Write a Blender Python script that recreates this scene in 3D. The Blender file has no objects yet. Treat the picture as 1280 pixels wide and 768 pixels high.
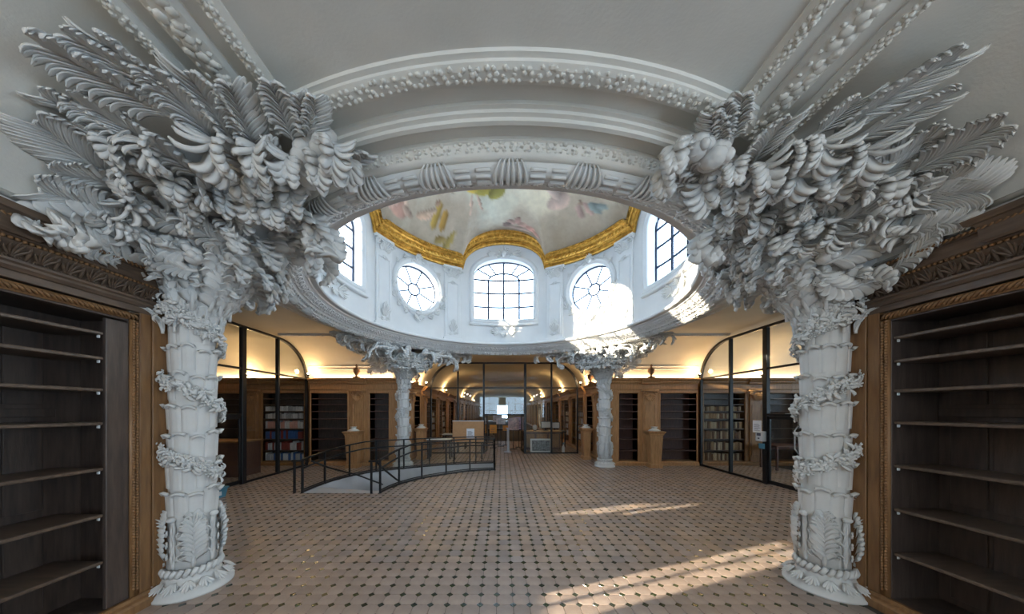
import bpy, bmesh, math, random
import numpy as np
from mathutils import Vector, Matrix, noise as mnoise
rnd = random.Random(7)
PI = math.pi
scene = bpy.context.scene
COL = scene.collection

# ------------------------------------------------------------------ camera, sky, sun, exposure
cam_d = bpy.data.cameras.new('camera'); cam = bpy.data.objects.new('camera', cam_d); COL.objects.link(cam)
cam.location = (-0.065, 0.0, 1.6); cam.rotation_euler = (PI/2, 0, 0)
cam_d.sensor_fit = 'HORIZONTAL'; cam_d.sensor_width = 36.0
cam_d.lens = 372.0/1280*36; cam_d.shift_x = 13.0/1280; cam_d.shift_y = 129.0/1280
cam_d.clip_start = 0.05; cam_d.clip_end = 300
scene.camera = cam

SKY_STRENGTH = 6.2
world = bpy.data.worlds.new('sky'); scene.world = world; world.use_nodes = True
wb = world.node_tree.nodes['Background']
wb.inputs[0].default_value = (0.58, 0.79, 1.0, 1); wb.inputs[1].default_value = SKY_STRENGTH

sun_d = bpy.data.lights.new('sun', 'SUN'); sun_o = bpy.data.objects.new('sun', sun_d); COL.objects.link(sun_o)
sun_d.energy = 16; sun_d.color = (1.0, 0.88, 0.66); sun_d.angle = math.radians(0.6)
SUN_E = math.radians(11.5)
sdir = Vector((0.9455*math.cos(SUN_E), 0.3256*math.cos(SUN_E), -math.sin(SUN_E)))
sun_o.rotation_euler = sdir.to_track_quat('-Z', 'Y').to_euler(); sun_o.location = (-20, -5, 8)

vs = scene.view_settings
vs.view_transform = 'Standard'; vs.look = 'None'; vs.gamma = 1.0; vs.exposure = 0.58; vs.use_curve_mapping = False
try:
    scene.cycles.sample_clamp_indirect = 6.0
    scene.cycles.max_bounces = 10; scene.cycles.diffuse_bounces = 6; scene.cycles.transparent_max_bounces = 16
    scene.cycles.caustics_reflective = False; scene.cycles.caustics_refractive = False
except Exception: pass

YC = 5.62                 # centre of the crossing on the nave axis
CX, CY0, CY1 = 2.885, 2.72, 8.52   # palm column positions
ZC = 3.5

# ------------------------------------------------------------------ materials
MATS = {}
def mat(name, col, rough=0.6, metal=0.0, noise=0.0, nscale=8.0, stretch=(1, 1, 1), col2=None, bump=0.0, bscale=None, spec=0.5,
        obj_random=0.0, emit=None, estr=0.0, attr=None):
    m = bpy.data.materials.new(name); m.use_nodes = True
    nt = m.node_tree; b = nt.nodes['Principled BSDF']
    b.inputs['Roughness'].default_value = rough; b.inputs['Metallic'].default_value = metal
    b.inputs['Specular IOR Level'].default_value = spec
    b.inputs['Base Color'].default_value = (*col, 1)
    tc = nt.nodes.new('ShaderNodeTexCoord'); mp = nt.nodes.new('ShaderNodeMapping')
    mp.inputs['Scale'].default_value = stretch
    nt.links.new(tc.outputs['Object'], mp.inputs['Vector'])
    src = None
    if attr:
        a = nt.nodes.new('ShaderNodeAttribute'); a.attribute_name = attr; src = a.outputs['Color']
    if noise > 0 or col2:
        n = nt.nodes.new('ShaderNodeTexNoise'); n.inputs['Scale'].default_value = nscale; n.inputs['Detail'].default_value = 5
        nt.links.new(mp.outputs['Vector'], n.inputs['Vector'])
        r = nt.nodes.new('ShaderNodeValToRGB')
        c2 = col2 or tuple(c*(1-noise) for c in col)
        r.color_ramp.elements[0].position = 0.32; r.color_ramp.elements[1].position = 0.68
        r.color_ramp.elements[0].color = (*c2, 1); r.color_ramp.elements[1].color = (*col, 1)
        nt.links.new(n.outputs['Fac'], r.inputs['Fac'])
        if src is not None:
            mx = nt.nodes.new('ShaderNodeMix'); mx.data_type = 'RGBA'; mx.blend_type = 'MULTIPLY'; mx.inputs[0].default_value = 1.0
            nt.links.new(src, mx.inputs[6]); nt.links.new(r.outputs['Color'], mx.inputs[7]); src = mx.outputs[2]
        else: src = r.outputs['Color']
    if obj_random > 0:
        oi = nt.nodes.new('ShaderNodeObjectInfo'); hs = nt.nodes.new('ShaderNodeHueSaturation')
        mr = nt.nodes.new('ShaderNodeMapRange'); mr.inputs[3].default_value = 1-obj_random; mr.inputs[4].default_value = 1+obj_random
        nt.links.new(oi.outputs['Random'], mr.inputs[0]); nt.links.new(mr.outputs[0], hs.inputs['Value'])
        if src is not None: nt.links.new(src, hs.inputs['Color'])
        else: hs.inputs['Color'].default_value = (*col, 1)
        src = hs.outputs['Color']
    if src is not None: nt.links.new(src, b.inputs['Base Color'])
    if bump > 0:
        n2 = nt.nodes.new('ShaderNodeTexNoise'); n2.inputs['Scale'].default_value = bscale or nscale*4; n2.inputs['Detail'].default_value = 4
        nt.links.new(mp.outputs['Vector'], n2.inputs['Vector'])
        bp = nt.nodes.new('ShaderNodeBump'); bp.inputs['Strength'].default_value = bump; bp.inputs['Distance'].default_value = 0.01
        nt.links.new(n2.outputs['Fac'], bp.inputs['Height']); nt.links.new(bp.outputs['Normal'], b.inputs['Normal'])
    if emit:
        b.inputs['Emission Color'].default_value = (*emit, 1); b.inputs['Emission Strength'].default_value = estr
    MATS[name] = m
    return m

PLASTER = mat('plaster', (0.77, 0.75, 0.70), 0.75, noise=0.10, nscale=2.5, bump=0.12, bscale=60)
STUCCO = mat('stucco', (0.74, 0.735, 0.72), 0.7, noise=0.12, nscale=4, bump=0.18, bscale=40)
DRUMP = mat('drum_plaster', (0.76, 0.76, 0.76), 0.7, noise=0.06, nscale=3, bump=0.1, bscale=50)
CREAM = mat('cream_plaster', (0.74, 0.66, 0.52), 0.8, noise=0.10, nscale=1.5)
WOOD = mat('oak', (0.31, 0.16, 0.064), 0.45, col2=(0.20, 0.10, 0.042), nscale=6, stretch=(6, 6, 0.7), bump=0.12, bscale=25)
WOODH = mat('oak_along', (0.16, 0.105, 0.07), 0.42, col2=(0.095, 0.062, 0.043), nscale=6, stretch=(1, 1, 8), bump=0.12, bscale=25)
WOODL = mat('honey_oak', (0.54, 0.29, 0.125), 0.45, col2=(0.38, 0.195, 0.08), nscale=6, stretch=(5, 5, 0.7), bump=0.1, bscale=25)
DARKW = mat('dark_oak', (0.095, 0.066, 0.052), 0.42, col2=(0.05, 0.035, 0.03), nscale=7, stretch=(5, 5, 0.6), bump=0.15, bscale=25)
SHELFW = mat('shelf_oak', (0.15, 0.10, 0.07), 0.38, col2=(0.08, 0.055, 0.04), nscale=7, stretch=(5, 0.7, 5), bump=0.1)
MAHOG = mat('red_brown_oak', (0.13, 0.06, 0.045), 0.5, col2=(0.08, 0.038, 0.03), nscale=7, stretch=(5, 5, 0.6))
GOLD = mat('gold_leaf', (0.80, 0.46, 0.10), 0.40, metal=0.85, col2=(0.42, 0.21, 0.035), nscale=11, bump=0.4, bscale=30)
BLACK = mat('black_steel', (0.012, 0.013, 0.016), 0.38, noise=0.2, nscale=9, metal=0.2)
LEAD = mat('blue_grey_lead', (0.03, 0.045, 0.085), 0.5, noise=0.2, nscale=9)
TERRA = mat('terracotta', (0.41, 0.315, 0.265), 0.40, col2=(0.30, 0.222, 0.185), nscale=5, bump=0.25, bscale=60, obj_random=0.14)
TERRAS = mat('terracotta_far', (1.0, 1.0, 1.0), 0.42, noise=0.25, nscale=5, bump=0.25, bscale=60, attr='tint')
GLAZE = mat('green_glaze', (0.045, 0.06, 0.022), 0.16, col2=(0.018, 0.026, 0.012), nscale=12, bump=0.35, bscale=20, obj_random=0.35)
GROUT = mat('grout', (0.10, 0.085, 0.072), 0.85, noise=0.3, nscale=20)
PAPER = mat('paper', (0.82, 0.83, 0.88), 0.7, noise=0.04, nscale=9)
WHITEM = mat('off_white_paint', (0.72, 0.73, 0.74), 0.5, noise=0.06, nscale=4)
GREYC = mat('pale_grey_concrete', (0.58, 0.58, 0.60), 0.7, noise=0.12, nscale=3, bump=0.1)
CORK = mat('brown_board', (0.52, 0.28, 0.13), 0.7, noise=0.15, nscale=14)
BLUEM = mat('blue_plastic', (0.10, 0.30, 0.42), 0.4, noise=0.1, nscale=6)
ORANGE = mat('orange_plastic', (0.85, 0.36, 0.04), 0.5, noise=0.1, nscale=6)
YELW = mat('yellow_wood', (0.75, 0.40, 0.10), 0.45, noise=0.15, nscale=6)
LILAC = mat('lilac_paper', (0.62, 0.52, 0.72), 0.7, noise=0.1, nscale=9)
PINK = mat('pink_paper', (0.72, 0.55, 0.55), 0.7, col2=(0.35, 0.3, 0.33), nscale=14)
PHOTO = mat('grey_print', (0.35, 0.36, 0.38), 0.5, col2=(0.05, 0.055, 0.06), nscale=16)
INK = mat('ink', (0.10, 0.10, 0.14), 0.6, noise=0.1)
BULB = mat('lit_bulb', (1, 0.9, 0.7), 0.4, noise=0.01, emit=(1.0, 0.78, 0.45), estr=60)
SCREEN = mat('dark_screen', (0.05, 0.06, 0.07), 0.2, noise=0.2, nscale=4)
def glass_mat(name, tint, refl):
    m = bpy.data.materials.new(name); m.use_nodes = True; nt = m.node_tree; nt.nodes.clear()
    o = nt.nodes.new('ShaderNodeOutputMaterial'); t = nt.nodes.new('ShaderNodeBsdfTransparent'); g = nt.nodes.new('ShaderNodeBsdfGlossy')
    mx = nt.nodes.new('ShaderNodeMixShader'); lw = nt.nodes.new('ShaderNodeLayerWeight')
    pw = nt.nodes.new('ShaderNodeMath'); pw.operation = 'POWER'; pw.inputs[1].default_value = 5.0; nt.links.new(lw.outputs['Facing'], pw.inputs[0])
    fr = nt.nodes.new('ShaderNodeMath'); fr.operation = 'MULTIPLY_ADD'; fr.inputs[1].default_value = .96; fr.inputs[2].default_value = .04; nt.links.new(pw.outputs[0], fr.inputs[0])
    ml = nt.nodes.new('ShaderNodeMath'); ml.operation = 'MULTIPLY'; ml.inputs[1].default_value = refl
    nz = nt.nodes.new('ShaderNodeTexNoise'); nz.inputs['Scale'].default_value = 1.5
    bp = nt.nodes.new('ShaderNodeBump'); bp.inputs['Strength'].default_value = 0.04; bp.inputs['Distance'].default_value = 0.02
    nt.links.new(nz.outputs['Fac'], bp.inputs['Height']); nt.links.new(bp.outputs['Normal'], g.inputs['Normal'])
    t.inputs[0].default_value = (*tint, 1); g.inputs['Roughness'].default_value = 0.02
    nt.links.new(fr.outputs[0], ml.inputs[0]); nt.links.new(ml.outputs[0], mx.inputs[0])
    nt.links.new(t.outputs[0], mx.inputs[1]); nt.links.new(g.outputs[0], mx.inputs[2]); nt.links.new(mx.outputs[0], o.inputs[0])
    return m
GLASS = glass_mat('clear_glass', (0.95, 0.965, 0.955), 1.0)
WGLASS = glass_mat('window_glass', (0.97, 0.98, 1.0), 0.5)

# ------------------------------------------------------------------ mesh helpers
class MB:
    def __init__(s): s.v = []; s.f = []
    def add(s, vs, fs):
        o = len(s.v); s.v.extend([tuple(p) for p in vs]); s.f.extend([tuple(i+o for i in q) for q in fs])
    def box(s, x0, x1, y0, y1, z0, z1):
        if x1 < x0: x0, x1 = x1, x0
        if y1 < y0: y0, y1 = y1, y0
        s.add([(x0,y0,z0),(x1,y0,z0),(x1,y1,z0),(x0,y1,z0),(x0,y0,z1),(x1,y0,z1),(x1,y1,z1),(x0,y1,z1)],
              [(0,3,2,1),(4,5,6,7),(0,1,5,4),(1,2,6,5),(2,3,7,6),(3,0,4,7)])
    def cbox(s, x0, x1, y0, y1, z0, z1, c=0.006):
        # box with chamfered vertical and top edges
        if x1 < x0: x0, x1 = x1, x0
        if y1 < y0: y0, y1 = y1, y0
        c = min(c, (x1-x0)*.3, (y1-y0)*.3, (z1-z0)*.3)
        def ring(i, z): return [(x0+i,y0+c,z),(x0+c,y0+i,z),(x1-c,y0+i,z),(x1-i,y0+c,z),(x1-i,y1-c,z),(x1-c,y1-i,z),(x0+c,y1-i,z),(x0+i,y1-c,z)]
        R = [ring(c, z0), ring(0, z0+c), ring(0, z1-c), ring(c, z1)]
        vs = [p for r in R for p in r]; fs = []
        for k in range(3):
            for i in range(8): fs.append((k*8+i, k*8+(i+1)%8, k*8+8+(i+1)%8, k*8+8+i))
        fs.append(tuple(range(7, -1, -1))); fs.append(tuple(range(24, 32)))
        s.add(vs, fs)
    def loft(s, rings, closed=True, cap=True):
        n = len(rings[0]); vs = [p for r in rings for p in r]; fs = []
        for k in range(len(rings)-1):
            for i in range(n if closed else n-1):
                j = (i+1) % n
                fs.append((k*n+i, k*n+j, (k+1)*n+j, (k+1)*n+i))
        if cap and closed:
            fs.append(tuple(range(n-1, -1, -1))); fs.append(tuple(range((len(rings)-1)*n, len(rings)*n)))
        s.add(vs, fs)
    def tube(s, pts, r, n=6):
        pts = [Vector(p) for p in pts]; rings = []
        for i, p in enumerate(pts):
            t = (pts[min(i+1, len(pts)-1)] - pts[max(i-1, 0)])
            if t.length < 1e-9: t = Vector((0, 0, 1))
            t.normalize()
            a = Vector((0, 0, 1)) if abs(t.z) < 0.9 else Vector((1, 0, 0))
            b = t.cross(a).normalized(); c = b.cross(t)
            rr = r[i] if isinstance(r, (list, tuple)) else r
            rings.append([p + (b*math.cos(2*PI*k/n) + c*math.sin(2*PI*k/n))*rr for k in range(n)])
        s.loft(rings)
    def lathe(s, prof, n=24, c=(0, 0), cap=True, flute=None):
        rings = []
        for (r, z) in prof:
            rings.append([(c[0]+(r if not flute else r*(1+flute(k/n, z)))*math.cos(2*PI*k/n), c[1]+(r if not flute else r*(1+flute(k/n, z)))*math.sin(2*PI*k/n), z) for k in range(n)])
        s.loft(rings, True, cap)
    def blob(s, c, rx, ry=None, rz=None, n=6, m=4, jit=0.0):
        ry = ry or rx; rz = rz or rx; rings = []
        for k in range(1, m):
            a = PI*k/m
            rings.append([(c[0]+rx*math.sin(a)*math.cos(2*PI*i/n), c[1]+ry*math.sin(a)*math.sin(2*PI*i/n), c[2]-rz*math.cos(a)) for i in range(n)])
        o = len(s.v); vs = [p for r in rings for p in r] + [(c[0], c[1], c[2]-rz), (c[0], c[1], c[2]+rz)]; fs = []
        for k in range(m-2):
            for i in range(n): fs.append((k*n+i, k*n+(i+1)%n, (k+1)*n+(i+1)%n, (k+1)*n+i))
        L = (m-1)*n
        for i in range(n):
            fs.append((L, (i+1)%n, i)); fs.append((L+1, (m-2)*n+i, (m-2)*n+(i+1)%n))
        if jit: vs = [tuple(q+rnd.uniform(-jit, jit) for q in p) for p in vs]
        s.add(vs, fs)
    def sweep(s, pts, norms, prof, closed=False):
        """sweep profile [(along normal, along binormal)] on a path with given normals"""
        n = len(pts); rings = []
        P = [Vector(p) for p in pts]
        for i in range(n):
            a = P[(i-1) % n] if (closed or i > 0) else P[i]; b = P[(i+1) % n] if (closed or i < n-1) else P[i]
            t = (b-a).normalized(); nn = Vector(norms[i]).normalized(); bb = t.cross(nn).normalized()
            rings.append([P[i] + nn*u + bb*w for u, w in prof])
        if closed: rings.append(rings[0])
        s.loft(rings, closed=False, cap=False)
    def mesh(s, name, smooth=False):
        me = bpy.data.meshes.new(name); me.from_pydata([tuple(p) for p in s.v], [], s.f); me.update()
        if smooth: me.shade_smooth()
        return me
    def build(s, name, m, parent=None, smooth=False):
        return mobj(name, s.mesh(name, smooth), m, parent)
def mobj(name, me, m=None, parent=None, loc=None):
    o = bpy.data.objects.new(name, me); COL.objects.link(o)
    if m is not None and len(me.materials) == 0: me.materials.append(m)
    if parent: o.parent = parent
    if loc: o.location = loc
    return o
def empty(name, loc=(0, 0, 0), rz=0.0, parent=None):
    o = bpy.data.objects.new(name, None); COL.objects.link(o); o.location = loc; o.rotation_euler = (0, 0, rz); o.empty_display_size = 0.1
    if parent: o.parent = parent
    return o
def tag(o, label, cat, group=None, kind=None):
    o['label'] = label; o['category'] = cat
    if group: o['group'] = group
    if kind: o['kind'] = kind
    return o
def struct(o, label, cat): return tag(o, label, cat, kind='structure')
def smooth_angle(o):
    o.data.shade_smooth()
def boxo(name, dims, m, parent=None, c=None):
    b = MB(); b.cbox(*dims, c=c) if c else b.box(*dims)
    return b.build(name, m, parent)
def copy_tree(o, parent=None):
    c = o.copy(); COL.objects.link(c); c.parent = parent
    for ch in list(o.children): copy_tree(ch, c)
    return c

# ------------------------------------------------------------------ the vault surface
def zc(a):
    a = abs(a)
    if a < 1.95: return ZC
    t = min(1, (a-1.95)/1.08)
    return 2.5+math.sqrt(max(0, 1-t*t))
def ceil_z(x, y):
    z = max(zc(x) if abs(x) < 3.03 else 0, zc(y-YC) if abs(y-YC) < 3.03 else 0, 2.5)
    R = math.hypot(x, y-YC)
    if R <= 3.55: return 3.27
    if R < 4.0: return min(z if R > 3.7 else 3.5, 3.42)
    return z

COVE = [0, .4, .8, 1.2, 1.6, 1.95]+[1.95+1.08*math.sin(PI/2*k/12) for k in range(1, 13)]
def arm(end, far, m=PLASTER):
    """one vaulted arm in local coords: u = distance from crossing centre, a = across; returns MB in (a,u)"""
    mb = MB(); prof = [-a for a in reversed(COVE[1:])]+COVE
    RR = 3.99; L0 = []; L1 = []; rows = []
    for a in prof:
        aa = abs(a); u0 = math.sqrt(RR*RR-aa*aa) if aa < 2.82 else aa
        us = [u0 + (end-u0)*k/20 for k in range(21)]
        rows.append([(a, u, zc(a)) for u in us])
    n = 21; vs = [p for r in rows for p in r]; fs = []
    for k in range(len(rows)-1):
        for i in range(n-1): fs.append((k*n+i, k*n+i+1, (k+1)*n+i+1, (k+1)*n+i))
    mb.add(vs, fs)
    return mb
def place_arm(mb, dirn, name, m):
    f = {'near': lambda p: (p[0], YC-p[1], p[2]), 'far': lambda p: (p[0], YC+p[1], p[2]),
         'left': lambda p: (-p[1], YC+p[0], p[2]), 'right': lambda p: (p[1], YC+p[0], p[2])}[dirn]
    mb.v = [f(p) for p in mb.v]
    o = mb.build(name, m, None, True); return o
ARMS = {}
for dirn, end, m, lab in (('near', 12.6, PLASTER, 'pale coved plaster ceiling overhead in front of the dome'),
                          ('far', 39.5, CREAM, 'long cream coved ceiling of the far book hall beyond the dome'),
                          ('left', 11.5, CREAM, 'cream coved ceiling of the side room behind the left glass screen'),
                          ('right', 11.5, CREAM, 'cream coved ceiling of the side room behind the right glass screen')):
    o = place_arm(arm(end, None), dirn, 'ceiling', m); struct(o, lab, 'ceiling'); ARMS[dirn] = o

def bands(dirn, u1, offs, u_start=3.2):
    """long enriched mouldings on the flat of an arm's ceiling"""
    root = ARMS[dirn]
    f = {'near': lambda a, u, z: (a, YC-u, z), 'far': lambda a, u, z: (a, YC+u, z), 'left': lambda a, u, z: (-u, YC+a, z), 'right': lambda a, u, z: (u, YC+a, z)}[dirn]
    for a0, w, enr in offs:
        for s in (-1, 1):
            mb = MB(); prof = [(-w/2-.022, 0), (-w/2-.022, .012), (-w/2, .03), (-w/4, .042), (w/4, .042), (w/2, .03), (w/2+.022, .012), (w/2+.022, 0)]
            us = math.sqrt(max(.1, 3.99**2-a0*a0))+.02
            r = [[f(s*a0+q, u, ZC-d) for q, d in prof] for u in (us, u1)]
            mb.loft(r, closed=False, cap=False); b = mb.build('ceiling_moulding', PLASTER, root, False)
            if enr:
                m2 = MB(); u = us+.02
                while u < min(u1, us+3.2):
                    x = s*a0; m2.blob(f(x+rnd.uniform(-.3, .3)*w, u, ZC-.042), w*.24, w*.24, .012, 6, 4, .003); m2.blob(f(x+rnd.uniform(-.3, .3)*w, u+w*.15, ZC-.042), w*.2, w*.2, .012, 6, 4, .003)
                    m2.blob(f(x+w*.36, u+.01, ZC-.036), .014, .014, .011, 5, 4, .003); m2.blob(f(x-w*.36, u+.02, ZC-.036), .014, .014, .011, 5, 4, .003)
                    u += w*.30+.012
                e = m2.build('leaf_enrichment', PLASTER, b, True); e['kind'] = 'stuff'
bands('near', 11, [(1.42, .06, True), (1.645, .14, True), (1.87, .06, True)])
bands('left', 5.6, [(1.80, .10, True)]); bands('right', 5.6, [(1.80, .10, True)]); bands('far', 5.3, [(1.80, .06, False)])

for dirn, u0, u1 in (('near', 3.1, 12), ('left', 3.1, 5.6), ('right', 3.1, 5.6), ('far', 3.1, 5.2)):
    f = {'near': lambda a, u, z: (a, YC-u, z), 'far': lambda a, u, z: (a, YC+u, z), 'left': lambda a, u, z: (-u, YC+a, z), 'right': lambda a, u, z: (u, YC+a, z)}[dirn]
    for s in (-1, 1):
        for a0, th in ((2.955, .02), (2.985, .014)):
            mb = MB(); mb.tube([f(s*a0, u0, zc(a0)), f(s*a0, u1, zc(a0))], th, 8); mb.build('cove_moulding', PLASTER, ARMS[dirn], True)

# ------------------------------------------------------------------ ring cornice under the dome
def circ(R, z, n=192, a0=0.0, a1=2*PI):
    return [(R*math.cos(a0+(a1-a0)*k/n), YC+R*math.sin(a0+(a1-a0)*k/n), z) for k in range(n+1)]
def ring_mesh(prof, n=192):
    mb = MB(); rings = []
    for k in range(n+1):
        a = 2*PI*k/n; rings.append([(R*math.cos(a), YC+R*math.sin(a), z) for R, z in prof])
    mb.loft(rings, closed=False, cap=False); return mb
ring = empty('trim_1', (0, 0, 0)); struct(ring, 'circular white moulded cornice ring under the dome opening', 'cornice')
ring_mesh([(4.07, 3.51), (4.06, 3.485), (4.035, 3.48), (4.03, 3.468), (4.0, 3.455), (3.95, 3.452), (3.92, 3.46), (3.915, 3.48), (3.90, 3.50), (3.80, 3.50), (3.80, 3.475),
           (3.775, 3.472), (3.77, 3.455), (3.745, 3.45), (3.74, 3.43), (3.715, 3.425), (3.70, 3.46), (3.60, 3.463), (3.60, 3.44), (3.585, 3.435)]).build('outer_bands', PLASTER, ring, False)
ring_mesh([(3.585, 3.435), (3.57, 3.41), (3.565, 3.375), (3.545, 3.36), (3.52, 3.355), (3.51, 3.37)]).build('ogee_band', PLASTER, ring, True)
# reeded torus
TR, TZ, Tr = 3.455, 3.345, 0.068
tor = ring_mesh([(TR+Tr*math.cos(a), TZ+Tr*.85*math.sin(a)) for a in [2*PI*k/14 for k in range(15)]], 160).build('reeded_torus', STUCCO, ring, True)
mb = MB()
NW = 40
for k in range(NW):
    for j, aa in enumerate((-2.5, -1.9, -1.25, -.65)):
        a0 = 2*PI*(k+.26)/NW; a1 = 2*PI*(k+.74)/NW
        for (b0, b1) in ((a0, (a0+a1)/2-.006), ((a0+a1)/2+.006, a1)):
            pts = []
            for q in range(5):
                t = b0+(b1-b0)*q/4; R = TR+(Tr+.004)*math.cos(aa); z = TZ+(Tr+.004)*.85*math.sin(aa)
                pts.append((R*math.cos(t), YC+R*math.sin(t), z))
            mb.tube(pts, .0135, 5)
e = mb.build('reeds', STUCCO, tor, True); e['kind'] = 'stuff'

# ------------------------------------------------------------------ leaf generator (acanthus / palm plumes)
def leaflet(mb, p0, T, B, N, L, wid, alpha, bend, rise, curl, nseg=6):
    p = Vector(p0); rings = []
    for k in range(nseg+1):
        u = k/nseg; a = alpha - bend*u
        d = T*math.cos(a)+B*math.sin(a)
        if k: p = p + d*(L/nseg)
        hN = L*(rise*math.sin(PI*min(1, u*.85)) + curl*u**3)
        w = wid*(.42+.58*math.sin(PI/2*min(1, u/.6)))
        if u > .6: w *= math.sqrt(max(.02, 1-((u-.6)/.4)**2))
        sd = d.cross(N).normalized(); c = p+N*hN
        rings.append([c-sd*w, c-sd*w*.4+N*w*.62, c+sd*w*.5+N*w*.55, c+sd*w, c-N*w*.3])
    mb.loft(rings)
def blade(mb, p0, T, B, N, L, wid, a0, a1, rise, curl, sg, nseg=8):
    """long feather barb: leaves the rib almost parallel, sweeps outward, tip rolls over; one edge stands proud of its neighbour"""
    p = Vector(p0); rings = []
    for k in range(nseg+1):
        u = k/nseg; a = a0+(a1-a0)*u**1.3
        roll = curl*max(0, (u-.55)/.45)**1.5
        d = T*math.cos(a)+B*math.sin(a); dd = d*math.cos(roll)+N*math.sin(roll); NN = N*math.cos(roll)-d*math.sin(roll)
        if k: p = p+dd*(L/nseg)
        w = wid*(.30+.70*math.sin(PI/2*min(1, u/.55)))
        if u > .78: w *= math.sqrt(max(.10, 1-((u-.78)/.23)**2))
        sd = d.cross(N).normalized()*sg; c = p+NN*(L*rise*math.sin(PI*min(1, u*.9)))
        rings.append([c-sd*w+NN*w*.75, c-sd*w*.45+NN*w*.28, c+sd*w*.35+NN*w*.05, c+sd*w*1.1-NN*w*.25, c-sd*w*.7-NN*w*.25])
    mb.loft(rings)
def plume(mb, P, Ns, W, n, seed, lift=1.0, fan=1.0):
    """P: rib points, Ns: normals; feathered leaf with n barbs each side"""
    r = random.Random(seed); m = len(P); n = int(n*1.25)
    Ltot = sum((P[i]-P[i-1]).length for i in range(1, m))
    def at(s):
        x = s*(m-1); i = min(int(x), m-2); t = x-i
        T = (P[i+1]-P[i]).normalized(); N = (Ns[i]*(1-t)+Ns[i+1]*t).normalized(); N = (N-T*N.dot(T)).normalized()
        return P[i]*(1-t)+P[i+1]*t, T, N
    mb.tube([P[i]+Ns[i]*.012 for i in range(m)], [(.014*(1-.8*i/(m-1))+.002)*min(1, W/.1) for i in range(m)], 6)
    sp = Ltot/n; k0 = r.choice((-1, 1)); mode = r.random()
    for i in range(n):
        s = .02+.95*(i+.5)/n
        for sg in (-1, 1):
            ss = min(.985, s+(.4/n if sg > 0 else 0)); p, T, N = at(ss)
            B = T.cross(N)*sg
            L = W*(.62+.95*math.sin(PI*min(1, .15+ss*.80))**.8)*r.uniform(.92, 1.08)
            a1 = math.radians(86-34*ss)*fan*(1 if mode < .6 else .8)
            up = (1 if sg == k0 else -.35)
            cu = (1.45 if (sg == k0 or mode > .75) else -.7)*lift*r.uniform(.8, 1.15)
            blade(mb, p+N*(.004*(i % 2)), T, B, N, L, sp*.60+.004, math.radians(16), a1, .10*lift, cu, 1 if sg > 0 else -1)
    p, T, N = at(.97)
    for q in (-.35, 0, .35): blade(mb, p, T, T.cross(N)*(1 if q >= 0 else -1), N, W*.45, sp*.6+.004, 0, abs(q)*1.5, .08, 1.0, 1)
def bezier3(a, b, c, n):
    return [a*(1-t)**2+b*2*t*(1-t)+c*t*t for t in [k/n for k in range(n+1)]]
def fan(mb, c, X, Z, N, R, n, spread=PI, w=None, curl=.3, a0=None, inner=.15):
    """shell / palmette of n leaflets in plane X,Z with normal N; Z is its axis"""
    c = Vector(c); X = Vector(X); Z = Vector(Z); N = Vector(N)
    for k in range(n):
        a = -spread/2+spread*(k/(n-1) if n > 1 else .5)
        d = Z*math.cos(a)+X*math.sin(a); bb = d.cross(N)
        LL = R*(1-.22*abs(a)/(spread/2+1e-6))
        leaflet(mb, c+d*R*inner, d, bb, N, LL*(1-inner), w or R*spread/n*.42, 0.0, .12*(1 if a > 0 else -1), .12, curl, 5)
def scroll(mb, c, X, Z, N, R, turns=1.5, r=.012, hand=1):
    pts = []; rr = []
    K = int(14*turns)
    for k in range(K+1):
        t = k/K; a = hand*2*PI*turns*t; q = R*(1-.85*t)
        pts.append(Vector(c)+Vector(X)*q*math.cos(a)+Vector(Z)*q*math.sin(a)+Vector(N)*(.3*r+ t*r)); rr.append(r*(1-.4*t))
    mb.tube(pts, rr, 5)

# leaf wraps crossing the reeded torus (shared mesh, one object each)
mb = MB()
for sgn in (-1, 1):
    for j, ang in enumerate((-2.9, -2.2, -1.55, -.9, -.25)):
        pass
for j in range(3):
    for sgn in (-1, 1):
        rings = []
        for q in range(9):
            ang = -3.3+3.5*q/8; R = Tr+.018
            cpos = Vector((math.cos(ang)*R, sgn*(.012+.028*j+.02*math.sin(PI*q/8)*(j+.4)), math.sin(ang)*R*.85)); w = .015*(.5+.5*math.sin(PI*q/8))
            nn = Vector((math.cos(ang), 0, math.sin(ang)))
            rings.append([cpos+Vector((0, -w, 0)), cpos+nn*w*.9, cpos+Vector((0, w, 0)), cpos-nn*w*.5])
        mb.loft(rings)
    leaflet(mb, (-Tr*.9, 0, .01), Vector((-.3, 0, -1)).normalized(), Vector((0, 1, 0)), Vector((-1, 0, .3)).normalized(), .07, .014, (j-1)*.7, .1, .1, .3)
wrap_me = mb.mesh('leaf_wrap', True); wrap_me.materials.append(STUCCO)
for k in range(NW):
    a = 2*PI*k/NW
    o = mobj('leaf_wrap', wrap_me, None, ring); o.location = (TR*math.cos(a), YC+TR*math.sin(a), TZ); o.rotation_euler = (0, 0, a)
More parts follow.
